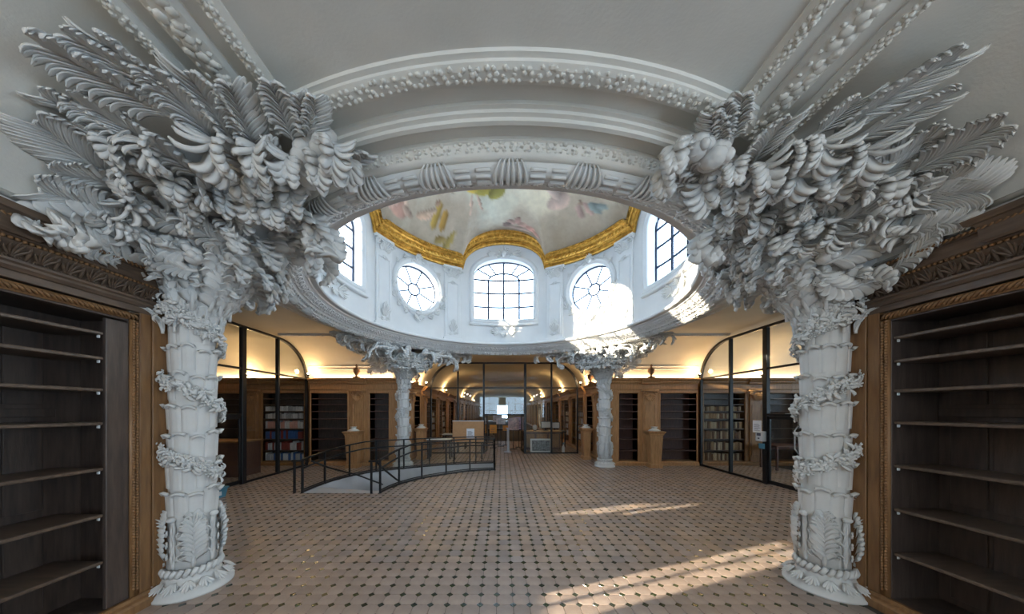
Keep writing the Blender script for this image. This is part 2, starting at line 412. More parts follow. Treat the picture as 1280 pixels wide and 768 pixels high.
# enriched bands (tiny leaf relief)
def enrich(R, z, n, size, tilt, name, parent, a0=0, a1=2*PI, m=None):
    mb = MB()
    for k in range(n):
        a = a0+(a1-a0)*k/n; rd = Vector((math.cos(a), math.sin(a), 0)); tg = Vector((-math.sin(a), math.cos(a), 0))
        nrm = (rd*math.cos(tilt)+Vector((0, 0, math.sin(tilt)))).normalized(); up = tg.cross(nrm)
        c = Vector((R*math.cos(a), YC+R*math.sin(a), z))
        for s in (-1, 0, 1):
            leaflet(mb, c-up*size*.5, up, tg*(1 if s >= 0 else -1), nrm, size, size*.2, abs(s)*.6, .3, .15, .2, 3)
    e = mb.build(name, m or PLASTER, parent, True); e['kind'] = 'stuff'; return e
def lace(n, pts, size, name, parent, m):
    mb = MB()
    for k in range(n):
        for (R, z) in pts:
            a = 2*PI*(k+rnd.uniform(-.35, .35))/n; q = size*rnd.uniform(.7, 1.15)
            mb.blob(((R+rnd.uniform(-.5, .5)*size)*math.cos(a), YC+(R+rnd.uniform(-.5, .5)*size)*math.sin(a), z), q, q, q*.55, 5, 4)
    e = mb.build(name, m, parent, True); e['kind'] = 'stuff'
lace(520, [(4.005, 3.457), (3.978, 3.453), (3.95, 3.452)], .017, 'leaf_enrichment', ring, PLASTER)
lace(520, [(3.582, 3.43), (3.572, 3.41), (3.566, 3.39)], .016, 'leaf_enrichment', ring, PLASTER)
# inner corbelled side, seen across the dome
ring_mesh([(3.40, 3.40), (3.37, 3.36), (3.33, 3.35), (3.31, 3.37), (3.16, 3.47), (3.14, 3.475), (3.13, 3.50), (3.06, 3.505), (3.045, 3.52), (3.04, 3.545), (3.06, 3.565), (3.12, 3.57), (3.14, 3.60), (3.25, 3.61)]).build('inner_cornice', DRUMP, ring, False)
lace(420, [(3.285, 3.385), (3.245, 3.412), (3.20, 3.442)], .021, 'leaf_enrichment', ring, DRUMP)
mb = MB()
for k in range(150):
    a = 2*PI*k/150; rd = Vector((math.cos(a), math.sin(a), 0)); tg = Vector((-math.sin(a), math.cos(a), 0)); dn = (rd*.86-Vector((0, 0, .5))).normalized(); nn = (-rd*.5-Vector((0, 0, .86))).normalized()
    fan(mb, Vector((3.18*rd.x, YC+3.18*rd.y, 3.452)), tg, dn, nn, .12, 3, 1.1, .012, .1)
e = mb.build('leaf_row', DRUMP, ring, True); e['kind'] = 'stuff'
enrich(3.345, 3.345, 230, .05, -2.2, 'leaf_fringe', ring, m=STUCCO)

# ------------------------------------------------------------------ drum with eight windows
RD = 3.25; RG = 3.46; SPR, WB, WT = 5.56, 4.30, 6.10
HW = 0.272   # half angle of the large windows
def big(th):
    x = th/HW
    if abs(x) > 1: return None
    return (WB, SPR+(WT-SPR)*math.sqrt(max(0, 1-x*x))**1.0)
OR_, OZ = 0.60, 4.87
def rnd_open(th):
    x = th*RD/OR_
    if abs(x) > 1: return None
    h_ = OR_*math.sqrt(max(0, 1-x*x)); return (OZ-h_, OZ+h_)
def gold_z(thm):
    x = abs(thm)/math.radians(21.7)
    return 5.70+(0.84*math.sqrt(max(0, 1-x*x)) if x < 1 else 0)
def cyl(th, R, z):
    return Vector((R*math.sin(th), YC+R*math.cos(th), z))   # th from +y (far) clockwise to +x
drum = MB()
N8 = []
for w in range(8):
    cth = w*PI/4; opn = big if w % 2 == 0 else rnd_open; half = HW if w % 2 == 0 else OR_/RD
    rel = sorted(set([round(-PI/8+PI/4*k/24, 6) for k in range(25)]+[round(half*math.sin(PI/2*k/12), 6) for k in range(-12, 13)]))
    for a, b in zip(rel[:-1], rel[1:]):
        if b-a < 1e-6: continue
        def zt(t): 
            tm = ((cth+t+PI/4) % (PI/2))-PI/4
            return gold_z(tm)+.22
        ia = opn(a*.99999) if abs(a) <= half+1e-9 else None; ib = opn(b*.99999) if abs(b) <= half+1e-9 else None
        A = lambda z, R=RD: cyl(cth+a, R, z); B = lambda z, R=RD: cyl(cth+b, R, z)
        if ia is None or ib is None:
            drum.add([A(3.5), B(3.5), B(zt(b)), A(zt(a))], [(0, 1, 2, 3)])
        else:
            drum.add([A(3.5), B(3.5), B(ib[0]), A(ia[0])], [(0, 1, 2, 3)])
            drum.add([A(ia[1]), B(ib[1]), B(zt(b)), A(zt(a))], [(0, 1, 2, 3)])
            drum.add([A(ia[0]), B(ib[0]), B(ib[0], RG+.1), A(ia[0], RG+.1)], [(0, 1, 2, 3)])
            drum.add([A(ia[1]), B(ib[1]), B(ib[1], RG+.1), A(ia[1], RG+.1)], [(0, 3, 2, 1)])
            drum.add([A(3.5, RG+.1), B(3.5, RG+.1), B(ib[0], RG+.1), A(ia[0], RG+.1)], [(3, 2, 1, 0)])
    if w % 2 == 0:
        for s in (-1, 1):
            drum.add([cyl(cth+s*half, RD, WB), cyl(cth+s*half, RD, SPR), cyl(cth+s*half, RG+.1, SPR), cyl(cth+s*half, RG+.1, WB)], [(0, 1, 2, 3)])
    N8.append(cth)
drum_o = drum.build('wall_drum', DRUMP, None, False); struct(drum_o, 'round white drum wall with pilasters and windows carrying the painted dome', 'wall')

def outline(w, k=1.0, R=RD, n=40, extra=0.0):
    cth = w*PI/4; pts = []
    if w % 2 == 0:
        hw = HW+extra/RD; zb = WB-extra
        pts += [(-hw, SPR-.01), (-hw, (SPR+zb)/2), (-hw, zb), (0, zb), (hw, zb), (hw, (SPR+zb)/2)]
        # dense bottom
        pts = [(-hw, SPR+(zb-SPR)*q/6) for q in range(7)]+[(-hw+2*hw*q/10, zb) for q in range(1, 11)]+[(hw, zb+(SPR-zb)*q/6) for q in range(1, 7)]
        pts += [(hw*math.cos(PI*q/n), SPR+(WT-SPR+extra)*math.sin(PI*q/n)) for q in range(1, n)]
    else:
        r = OR_+extra
        pts = [(r/RD*math.cos(2*PI*q/n), OZ+r*math.sin(2*PI*q/n)) for q in range(n)]
    return [cyl(cth+t, R, z) for t, z in pts], [Vector((-math.sin(cth+t), -math.cos(cth+t), 0)) for t, z in pts]
wlabels = ['tall arched dome window facing the viewer above the far hall', 'round dome window right of the central arched one', 'arched dome window at the right side of the drum',
           'round dome window in the near right of the drum', 'arched dome window on the near side of the drum', 'round dome window in the near left of the drum',
           'arched dome window at the left side of the drum', 'round dome window left of the central arched one']
for w in range(8):
    cth = N8[w]; root = empty('window_%d' % (w+1), cyl(cth, RD, WB)); struct(root, wlabels[w], 'window')
    root_inv = Matrix.Translation(-root.location)
    def put(mb, name, m, par, sm=True):
        mb.v = [tuple(Vector(p)-root.location) for p in mb.v]; return mb.build(name, m, par, sm)
    pts, nr = outline(w)
    mb = MB(); mb.sweep(pts, nr, [(-.02, 0), (.02, 0), (.035, .02), (.035, .05), (.06, .065), (.065, .10), (.04, .125), (.03, .15), (0, .155)], True)
    mb2 = MB(); 
    # make sure the frame lies outside the opening
    c0 = cyl(cth, RD, (WB+WT)/2 if w % 2 == 0 else OZ)
    if (Vector(mb.v[8])-c0).length < (Vector(mb.v[0])-c0).length:
        mb = MB(); mb.sweep(pts, nr, [(u, -q) for u, q in [(-.02, 0), (.02, 0), (.035, .02), (.035, .05), (.06, .065), (.065, .10), (.04, .125), (.03, .15), (0, .155)]], True)
    put(mb, 'frame', DRUMP, root)
    mb = MB()
    P = lambda t, z: cyl(cth+t, RG, z)
    if w % 2 == 0:
        mb.tube([P(t, z) for t, z in [(-HW, WB)]+[(-HW, SPR)]+[(HW*math.cos(PI-PI*q/24), SPR+(WT-SPR)*math.sin(PI*q/24)) for q in range(1, 24)]+[(HW, SPR), (HW, WB)]], .03, 5)
        for fx in (-.5, 0, .5): mb.tube([P(HW*fx, WB), P(HW*fx, WT if fx == 0 else SPR)], .03, 5)
        for z in (WB+.02, WB+.42, WB+.84, SPR-.02): mb.tube([P(HW*(-1+2*q/12), z) for q in range(13)], .026, 5)
        mb.tube([P(HW*.5*math.cos(PI*q/12), SPR-.02+.22*math.sin(PI*q/12)) for q in range(13)], .025, 5)
        for a in (32, 60, 120, 148):
            ca, sa = math.cos(math.radians(a)), math.sin(math.radians(a)); mb.tube([P(HW*.5*ca, SPR+.2*sa), P(HW*ca*.98, SPR+(WT-SPR)*sa)], .022, 5)
        g = put(mb, 'glazing_bars', LEAD, root)
        zr = [WB, WB+.42, WB+.84, SPR]
        for ci in range(4):
            t0 = -HW+HW*.5*ci; t1 = t0+HW*.5
            for ri in range(3):
                m3 = MB(); q = [P(t0, zr[ri]), P((t0+t1)/2, zr[ri]), P(t1, zr[ri]), P(t1, zr[ri+1]), P((t0+t1)/2, zr[ri+1]), P(t0, zr[ri+1])]
                m3.add(q, [(0, 1, 4, 5), (1, 2, 3, 4)]); put(m3, 'pane', WGLASS, root)
            m3 = MB(); K = 6; ts = [t0+(t1-t0)*q/K for q in range(K+1)]
            for q in range(K): 
                za, zb_ = [SPR+(WT-SPR)*math.sqrt(max(0, 1-(t/HW)**2)) for t in (ts[q], ts[q+1])]
                m3.add([P(ts[q], SPR), P(ts[q+1], SPR), P(ts[q+1], zb_), P(ts[q], za)], [(0, 1, 2, 3)])
            put(m3, 'pane', WGLASS, root)
        # sill, apron panel and carved apron ornament, keystone
        mb = MB(); mb.sweep([cyl(cth+t, RD, WB-.16) for t in [(-1.16+2.32*q/14)*HW for q in range(15)]], [Vector((-math.sin(cth+t), -math.cos(cth+t), 0)) for t in [(-1.16+2.32*q/14)*HW for q in range(15)]], [(0, .05), (.07, .05), (.085, .02), (.06, -.02), (.03, -.05), (0, -.05)]); put(mb, 'sill', DRUMP, root)
        mb = MB(); nn = Vector((-math.sin(cth), -math.cos(cth), 0)); tx = Vector((math.cos(cth), -math.sin(cth), 0)); zz = Vector((0, 0, 1))
        c = cyl(cth, RD-.01, WB-.36)
        for s in (-1, 1):
            fan(mb, c+tx*s*.13, zz, tx*s, nn, .26, 7, 1.5, curl=.4); scroll(mb, c+tx*s*.34+zz*.02, tx, zz, nn, .09, 1.4, .018, s); scroll(mb, c+tx*s*.52+zz*.06, tx, zz, nn, .06, 1.3, .013, -s)
            fan(mb, c+tx*s*.5, zz, tx*s, nn, .2, 5, 1.2, curl=.3)
        fan(mb, c-zz*.03, tx, -zz, nn, .16, 9, 2.4, curl=.5); fan(mb, c+zz*.03, tx, zz, nn, .13, 7, 2.2, curl=.4); put(mb, 'apron_carving', STUCCO, root)
        mb = MB(); ck = cyl(cth, RD-.06, WT+.14)
        fan(mb, ck, tx, zz, nn, .2, 9, 3.6, curl=.5); mb.blob(ck+nn*.03, .09, .09, .11, 8, 6)
        for s in (-1, 1): scroll(mb, ck+tx*s*.15-zz*.06, tx, zz, nn, .09, 1.3, .02, s); fan(mb, ck+tx*s*.2, zz, tx*s-zz*.15*1, nn, .32, 6, .8, curl=.3)
        put(mb, 'keystone_shell', STUCCO, root)
    else:
        mb.tube([P(OR_/RD*math.cos(2*PI*q/32), OZ+OR_*math.sin(2*PI*q/32)) for q in range(33)], .03, 5)
        mb.tube([P(OR_*.26/RD*math.cos(2*PI*q/20), OZ+OR_*.26*math.sin(2*PI*q/20)) for q in range(21)], .024, 5)
        for k in range(8):
            a = PI/8+k*PI/4; mb.tube([P(OR_*.26/RD*math.cos(a), OZ+OR_*.26*math.sin(a)), P(OR_/RD*math.cos(a), OZ+OR_*math.sin(a))], .02, 5)
        put(mb, 'glazing_bars', LEAD, root)
        m3 = MB(); m3.add([P(OR_*.26/RD*math.cos(2*PI*q/20), OZ+OR_*.26*math.sin(2*PI*q/20)) for q in range(20)], [tuple(range(20))]); put(m3, 'pane', WGLASS, root)
        for k in range(8):
            aa = [PI/8+k*PI/4+PI/4*q/5 for q in range(6)]; m3 = MB()
            m3.add([P(OR_*.26/RD*math.cos(a), OZ+OR_*.26*math.sin(a)) for a in aa]+[P(OR_/RD*math.cos(a), OZ+OR_*math.sin(a)) for a in aa], [(q, q+1, q+7, q+6) for q in range(5)])
            put(m3, 'pane', WGLASS, root)
        mb = MB(); nn = Vector((-math.sin(cth), -math.cos(cth), 0)); tx = Vector((math.cos(cth), -math.sin(cth), 0)); zz = Vector((0, 0, 1))
        c = cyl(cth, RD-.04, OZ-OR_-.14)
        fan(mb, c, tx, -zz, nn, .2, 9, 2.6, curl=.5); fan(mb, c, tx, zz, nn, .14, 7, 2.2, curl=.4)
        for s in (-1, 1):
            for j in range(4):
                al = .35+.3*j; q = cyl(cth+s*(OR_+.17)*math.sin(al)/RD, RD-.02, OZ-(OR_+.17)*math.cos(al)); d = (tx*s*math.cos(al)+zz*math.sin(al)).normalized()
                fan(mb, q, nn.cross(d), d, nn, .2, 5, 1.3, curl=.4)
        put(mb, 'lower_garland', STUCCO, root)
        mb = MB(); c = cyl(cth, RD-.05, OZ+OR_+.1)
        fan(mb, c, tx, zz, nn, .16, 9, 2.8, curl=.5); mb.blob(c+nn*.03, .06, .06, .08, 7, 5)
        for s in (-1, 1):
            scroll(mb, c+tx*s*.16-zz*.03, tx, zz, nn, .08, 1.4, .018, s)
            for j in range(2):
                al = .4+.35*j; q = cyl(cth+s*(OR_+.15)*math.sin(al)/RD, RD-.02, OZ+(OR_+.15)*math.cos(al)); d = (tx*s*math.cos(al)-zz*math.sin(al)).normalized()
                fan(mb, q, nn.cross(d), d, nn, .18, 5, 1.2, curl=.4)
        put(mb, 'crest_carving', STUCCO, root)
# pilasters
for w in range(4):
    for off in (-27.0, 27.0):
        th = w*PI/2+math.radians(off)
        root = empty('trim_pilaster', cyl(th, RD, 3.58), 0); root.rotation_euler = (0, 0, -th)
        side = ['far side of the drum', 'right side of the drum', 'near side of the drum', 'left side of the drum'][w]
        struct(root, 'white drum pilaster %s the arched window on the %s' % ('left of' if (off < 0) else 'right of', side) if w == 0 else 'white drum pilaster beside the arched window, %s, %s one' % (side, 'first' if off < 0 else 'second'), 'pilaster')
        # local: x tangent, -y inward
        mb = MB(); mb.cbox(-.23, .23, -.055, .05, 0, 2.12, .008)
        mb.cbox(-.27, .27, -.075, .05, 0, .09, .01)
        mb.build('shaft', DRUMP, root)
        mb = MB()
        for x0, x1, z0, z1 in ((-.165, -.14, .2, 1.62), (.14, .165, .2, 1.62), (-.165, .165, .175, .2), (-.165, .165, 1.62, 1.645)): mb.cbox(x0, x1, -.072, -.05, z0, z1, .004)
        mb.build('panel_moulding', DRUMP, root)
        mb = MB(); X, Z, N = Vector((1, 0, 0)), Vector((0, 0, 1)), Vector((0, -1, 0))
        for s in (-1, 1):
            scroll(mb, (s*.2, -.075, 1.98), X, Z, N, .085, 1.7, .025, s)
            fan(mb, (s*.1, -.06, 1.76), X, Z, N, .17, 5, 1.1, curl=.5)
        fan(mb, (0, -.06, 1.78), X, Z, N, .24, 7, 1.6, curl=.6); fan(mb, (0, -.06, 1.72), X, -Z, N, .16, 5, 1.2, curl=.3); mb.cbox(-.28, .28, -.1, .05, 2.05, 2.12, .012)
        mb.build('capital', STUCCO, root, True)
        mb = MB(); fan(mb, (0, -.055, .22), X, Z, N, .3, 7, 1.3, curl=.4); fan(mb, (0, -.055, .42), X, Z, N, .2, 5, 1.0, curl=.4); scroll(mb, (.07, -.06, .2), X, Z, N, .05, 1.3, .014, 1); scroll(mb, (-.07, -.06, .2), X, Z, N, .05, 1.3, .014, -1)
        mb.build('foot_carving', STUCCO, root, True)

# gold cornice with arches over the large windows, then the painted dome
gpts = []; gn = []
ths = []
V = math.radians(21.7)
for w in range(4):
    ths += [w*PI/2-V+2*V*(.5-.5*math.cos(PI*q/24)) for q in range(0, 24)]+[w*PI/2+V+(PI/2-2*V)*q/12 for q in range(12)]
for t in ths:
    tm = ((t+PI/4) % (PI/2))-PI/4
    gpts.append(cyl(t, RD-.03, gold_z(tm))); gn.append(Vector((-math.sin(t), -math.cos(t), 0)))
gold = empty('trim_2', (0, YC, 5.7)); struct(gold, 'gilded cornice arching over the dome windows around the painting', 'cornice')
gprof = [(0, -.03), (.05, -.03), (.06, 0), (.06, .03), (.085, .045), (.12, .05), (.125, .085), (.15, .10), (.165, .15), (.20, .19), (.24, .205), (.245, .25), (.27, .265), (.27, .30), (.22, .33)]
def local(mb, root): mb.v = [tuple(Vector(p)-root.location) for p in mb.v]; return mb
n = len(gpts); rings = []; bead = MB(); egg = MB()
for i in range(n):
    t = (gpts[(i+1) % n]-gpts[i-1]).normalized(); bb = gn[i].cross(t).normalized()
    if bb.z < 0: bb = -bb
    bb = (bb+Vector((0, 0, .25))).normalized()
    rings.append([gpts[i]+gn[i]*u+bb*q for u, q in gprof])
mb = MB(); rings2 = rings+[rings[0]]; mb.loft(rings2, closed=False, cap=False); local(mb, gold).build('gilded_moulding', GOLD, gold, False)
for i in range(n):
    A, B = rings[i], rings[(i+1) % n]
    k = max(1, round((B[7]-A[7]).length/.055))
    for j in range(k):
        f_ = j/k
        bead.blob(A[5].lerp(B[5], f_), .02, .02, .02, 5, 4); bead.blob(A[12].lerp(B[12], f_), .022, .022, .022, 5, 4)
        if j % 2 == 0: egg.blob(A[8].lerp(B[8], f_), .036, .036, .03, 6, 4)
e = local(bead, gold).build('gilded_beading', GOLD, gold, True); e['kind'] = 'stuff'
e = local(egg, gold).build('gilded_egg_row', GOLD, gold, True); e['kind'] = 'stuff'

# painted dome
NT, NR = 288, 96; APEX = 7.75; RIM = 3.0
PAINT = []    # (x, y, radius x, radius y, angle, colour, hardness)
dv = []; df = []
def dome_z(th, q):
    tm = ((th+PI/4) % (PI/2))-PI/4; zr = gold_z(tm)+.27
    base = 5.97; cap = base+(APEX-base)*(1-q*q)
    w_ = max(0, (q-.62)/.38)**2
    return cap+(zr-base)*w_
for j in range(NR+1):
    q = j/NR
    for k in range(NT):
        th = 2*PI*k/NT; R = RIM*q; dv.append((R*math.sin(th), R*math.cos(th), dome_z(th, q)))
for j in range(NR):
    for k in range(NT):
        df.append((j*NT+k, j*NT+(k+1) % NT, (j+1)*NT+(k+1) % NT, (j+1)*NT+k))
me = bpy.data.meshes.new('ceiling_dome'); me.from_pydata(dv, [], df); me.update(); me.shade_smooth()
def fbm(x, y, s): return mnoise.fractal(Vector((x*s, y*s, 3.7)), 1.0, 2.0, 5)
FIG = [  # loose strokes of colour: x, y, half length, half width, angle, rgb
    (-2.42, 1.20, .26, .15, 1.3, (.62, .36, .28)), (-2.26, 1.16, .26, .06, 1.7, (.80, .60, .46)), (-2.50, 1.02, .2, .11, .5, (.70, .46, .38)), (-2.3, 1.42, .16, .05, 1.2, (.62, .44, .34)), (-2.2, .92, .06, .06, 0, (.55, .36, .26)), (-2.15, 1.0, .2, .04, 1.9, (.70, .52, .26)),
    (-1.95, 1.72, .22, .08, .5, (.72, .50, .36)), (-1.70, 1.86, .22, .10, 2.3, (.66, .44, .10)), (-1.55, 2.02, .18, .09, 2.2, (.58, .34, .08)), (-1.62, 1.68, .06, .06, 0, (.5, .32, .22)), (-1.80, 1.74, .14, .05, .3, (.74, .54, .4)), (-1.50, 1.52, .32, .018, .45, (.70, .60, .46)),
    (-.40, 1.72, .34, .15, -.15, (.50, .42, .10)), (-.18, 1.84, .22, .13, -.4, (.40, .36, .10)), (-.80, 1.66, .16, .12, .6, (.78, .58, .12)), (-.62, 1.6, .2, .12, 0, (.62, .48, .10)), (-.84, 1.98, .20, .035, 1.75, (.80, .60, .48)), (-.62, 2.0, .18, .032, 1.25, (.78, .58, .46)),
    (.20, 2.55, .12, .09, .3, (.66, .44, .36)), (.38, 2.48, .10, .10, 0, (.60, .36, .30)), (.52, 2.58, .13, .09, -.3, (.70, .46, .37)), (.72, 2.62, .14, .09, -.4, (.74, .40, .33)), (.10, 2.66, .14, .10, .2, (.40, .28, .24)), (.45, 2.74, .34, .07, 0, (.66, .50, .42)), (.40, 2.40, .05, .045, 0, (.4, .25, .2)), (.88, 2.66, .10, .08, 0, (.66, .38, .3)),
    (1.86, 1.70, .12, .09, .6, (.58, .40, .34)), (2.02, 1.56, .14, .07, .2, (.62, .42, .36)), (2.14, 1.46, .16, .08, -.3, (.32, .38, .36)), (2.28, 1.34, .14, .05, -.6, (.36, .42, .40)), (1.84, 1.56, .045, .045, 0, (.42, .28, .2)),
    (-1.5, 2.42, .24, .08, -.5, (.46, .34, .10)), (-1.7, 2.3, .16, .07, .4, (.42, .30, .10)), (1.35, 1.75, .3, .14, -.6, (.72, .54, .46)), (1.15, 1.62, .24, .10, .4, (.72, .56, .48))]
attr = me.color_attributes.new('paint', 'FLOAT_COLOR', 'POINT')
cols = np.ones((len(dv), 4), dtype=np.float32)
for i, (x, y, z) in enumerate(dv):
    q = math.hypot(x, y)/RIM
    n1 = fbm(x, y, .55); n2 = fbm(x+9, y-4, 1.1); n3 = fbm(x-7, y+11, 3.0)
    sky = Vector((.66, .66, .56)); cr = Vector((.86, .78, .60)); gr = Vector((.46, .38, .29)); br = Vector((.26, .19, .125)); ro = Vector((.80, .64, .52))
    c = sky.lerp(cr, min(1, max(0, .5+.9*n1)))
    c = c.lerp(ro, min(.7, max(0, .1+.8*n2)))
    dk = min(1, max(0, (q-.64)/.24+1.3*n2+.5*n3))
    c = c.lerp(gr, dk*.9); c = c.lerp(br, min(1, max(0, (q-.90)/.14+1.0*n1+.4*n3))*.75)
    c = c*(1+.16*n3)
    for fx, fy, a, b, an, fc in FIG:
        dx, dy = x-fx, y-fy
        if abs(dx) > .6 or abs(dy) > .6: continue
        u = (dx*math.cos(an)+dy*math.sin(an))/a; v_ = (-dx*math.sin(an)+dy*math.cos(an))/b; d = u*u+v_*v_+.35*n3
        if d < 1.25:
            k_ = min(1, (1.25-d)/.4); sh = .75+.35*v_+.3*n3
            c = c.lerp(Vector(fc)*max(.35, sh), k_)
    cols[i, :3] = (max(0.01, c.x), max(0.01, c.y), max(0.01, c.z))
attr.data.foreach_set('color', cols.ravel())
FRESCO = mat('fresco', (1, 1, 1), 0.7, noise=0.10, nscale=10, attr='paint', bump=0.05)
me.materials.append(FRESCO)
dome = mobj('ceiling_dome', me, None, None, (0, YC, 0)); struct(dome, 'shallow dome painted with a cloudy sky and small draped figures', 'painted ceiling')

# ------------------------------------------------------------------ floor of octagons and small glazed diamonds
PT = 0.136
front = [(-2.40, 5.72), (-2.36, 6.05), (-2.26, 6.40), (-1.95, 6.95), (-1.46, 7.40), (-.90, 7.80), (-.25, 7.94)]
back = [(-.30, 8.98), (-1.05, 8.86), (-1.95, 8.55), (-2.72, 8.10), (-3.33, 7.75), (-3.70, 7.22), (-3.92, 6.55), (-3.92, 5.76)]
HOLE = front+back
def inside(x, y, poly):
    c = False; n = len(poly)
    for i in range(n):
        (x0, y0), (x1, y1) = poly[i], poly[(i+1) % n]
        if (y0 > y) != (y1 > y) and x < (x1-x0)*(y-y0)/(y1-y0)+x0: c = not c
    return c
bm = bmesh.new()
def loop(pts, z):
    v = [bm.verts.new((x, y, z)) for x, y in pts]; return [bm.edges.new((v[i], v[(i+1) % len(v)])) for i in range(len(v))]
outer = [(-3.5, -7), (3.5, -7), (3.5, 2.2), (11.6, 2.2), (11.6, 9.1), (3.5, 9.1), (3.5, 45), (-3.5, 45), (-3.5, 9.1), (-11.6, 9.1), (-11.6, 2.2), (-3.5, 2.2)]
bmesh.ops.triangle_fill(bm, use_beauty=True, edges=loop(outer, -.006)+loop(HOLE, -.006), normal=(0, 0, 1))
me = bpy.data.meshes.new('floor'); bm.to_mesh(me); bm.free()
for p in me.polygons:
    if p.normal.z < 0: p.flip()
floor = mobj('floor', me, GROUT); struct(floor, 'tiled floor of pinkish octagons with small dark green diamonds', 'floor')
c8 = PT*.215
def octa(s, g=.0018):
    h_ = PT/2-g; k = PT/2-c8-g*.3
    return [(h_, -k), (h_, k), (k, h_), (-k, h_), (-h_, k), (-h_, -k), (-k, -h_), (k, -h_)]
def tile_mesh(name, ring, m, top=.0):
    mb = MB(); r0 = [(x, y, -.006) for x, y in ring]; r1 = [(x, y, top-.0015) for x, y in ring]; r2 = [(x*.97, y*.97, top) for x, y in ring]
    n = len(ring); mb.add(r0+r1+r2, [(i, (i+1) % n, n+(i+1) % n, n+i) for i in range(n)]+[(n+i, n+(i+1) % n, 2*n+(i+1) % n, 2*n+i) for i in range(n)]+[tuple(range(2*n, 3*n))])
    me = mb.mesh(name); me.materials.append(m); return me
dia = [(c8-.002, 0), (0, c8-.002), (-c8+.002, 0), (0, -c8+.002)]
oct_me = tile_mesh('floor_tile', octa(0), TERRA); dia_me = tile_mesh('inset_tile', dia, GLAZE, -.0008)
def in_view(x, y):
    if y < 1.9: return False
    px = 627+372*(x+.065)/y; return -20 < px < 1300 and 513+372*1.6/y < 780
tiles = []; dias = []
i0 = int(-11.4/PT); i1 = int(11.4/PT)
for i in range(i0, i1+1):
    for j in range(int(-1.2/PT), int(15.5/PT)):
        for kind, off in (('o', .5), ('d', 0)):
            x, y = (i+off)*PT+.03, (j+off)*PT
            if not (abs(x) < 3.05 or (2.62 < y < 8.6)): continue
            if abs(x) < 3.05 and abs(x) > 2.93 and (y < 2.6): continue
            if inside(x, y, HOLE): continue
            if abs(x) > 7.6: continue
            (tiles if kind == 'o' else dias).append((x, y))
def split(lst, n=300):
    seen = [t for t in lst if in_view(*t) and abs(t[0]) < 2.9]; seen.sort(key=lambda t: t[1]+.0*abs(t[0])); near = set(seen[:n]); return seen[:n], [t for t in lst if t not in near]
for lst, me_, nm in ((tiles, oct_me, 'floor_tile'), (dias, dia_me, 'inset_tile')):
    near, rest = split(lst)
    for x, y in near:
        o = mobj(nm, me_, None, floor); o.location = (x, y, rnd.uniform(-.0008, .0008)); o.rotation_euler = (rnd.uniform(-.004, .004), rnd.uniform(-.004, .004), 0)
    base = np.array([v.co[:] for v in me_.vertices]); nv = len(base); fc = [tuple(p.vertices) for p in me_.polygons]
    fc = fc[len(octa(0)) if nm == 'floor_tile' else 4:]   # no side walls far away
    V_ = np.zeros((len(rest)*nv, 3)); F_ = []; tint = np.ones((len(rest)*nv, 4), dtype=np.float32)
    for k, (x, y) in enumerate(rest):
        V_[k*nv:(k+1)*nv] = base+np.array([x, y, rnd.uniform(-.0008, .0008)])
        F_ += [tuple(i+k*nv for i in q) for q in fc]
        b_ = rnd.uniform(.84, 1.16); hh = rnd.uniform(-.03, .03)
        tint[k*nv:(k+1)*nv, :3] = ((.41+hh)*b_, .315*b_, (.265-hh)*b_) if nm == 'floor_tile' else (.05*b_, .06*b_, .024*b_)
    me2 = bpy.data.meshes.new(nm+'s_far'); me2.from_pydata(V_.tolist(), [], F_); me2.update()
    at = me2.color_attributes.new('tint', 'FLOAT_COLOR', 'POINT'); at.data.foreach_set('color', tint.ravel())
    if nm == 'floor_tile': me2.materials.append(TERRAS)
    else: me2.materials.append(GLAZE)
    o = mobj('far_octagon_tiles' if nm == 'floor_tile' else 'far_inset_tiles', me2, None, floor); o['kind'] = 'stuff'

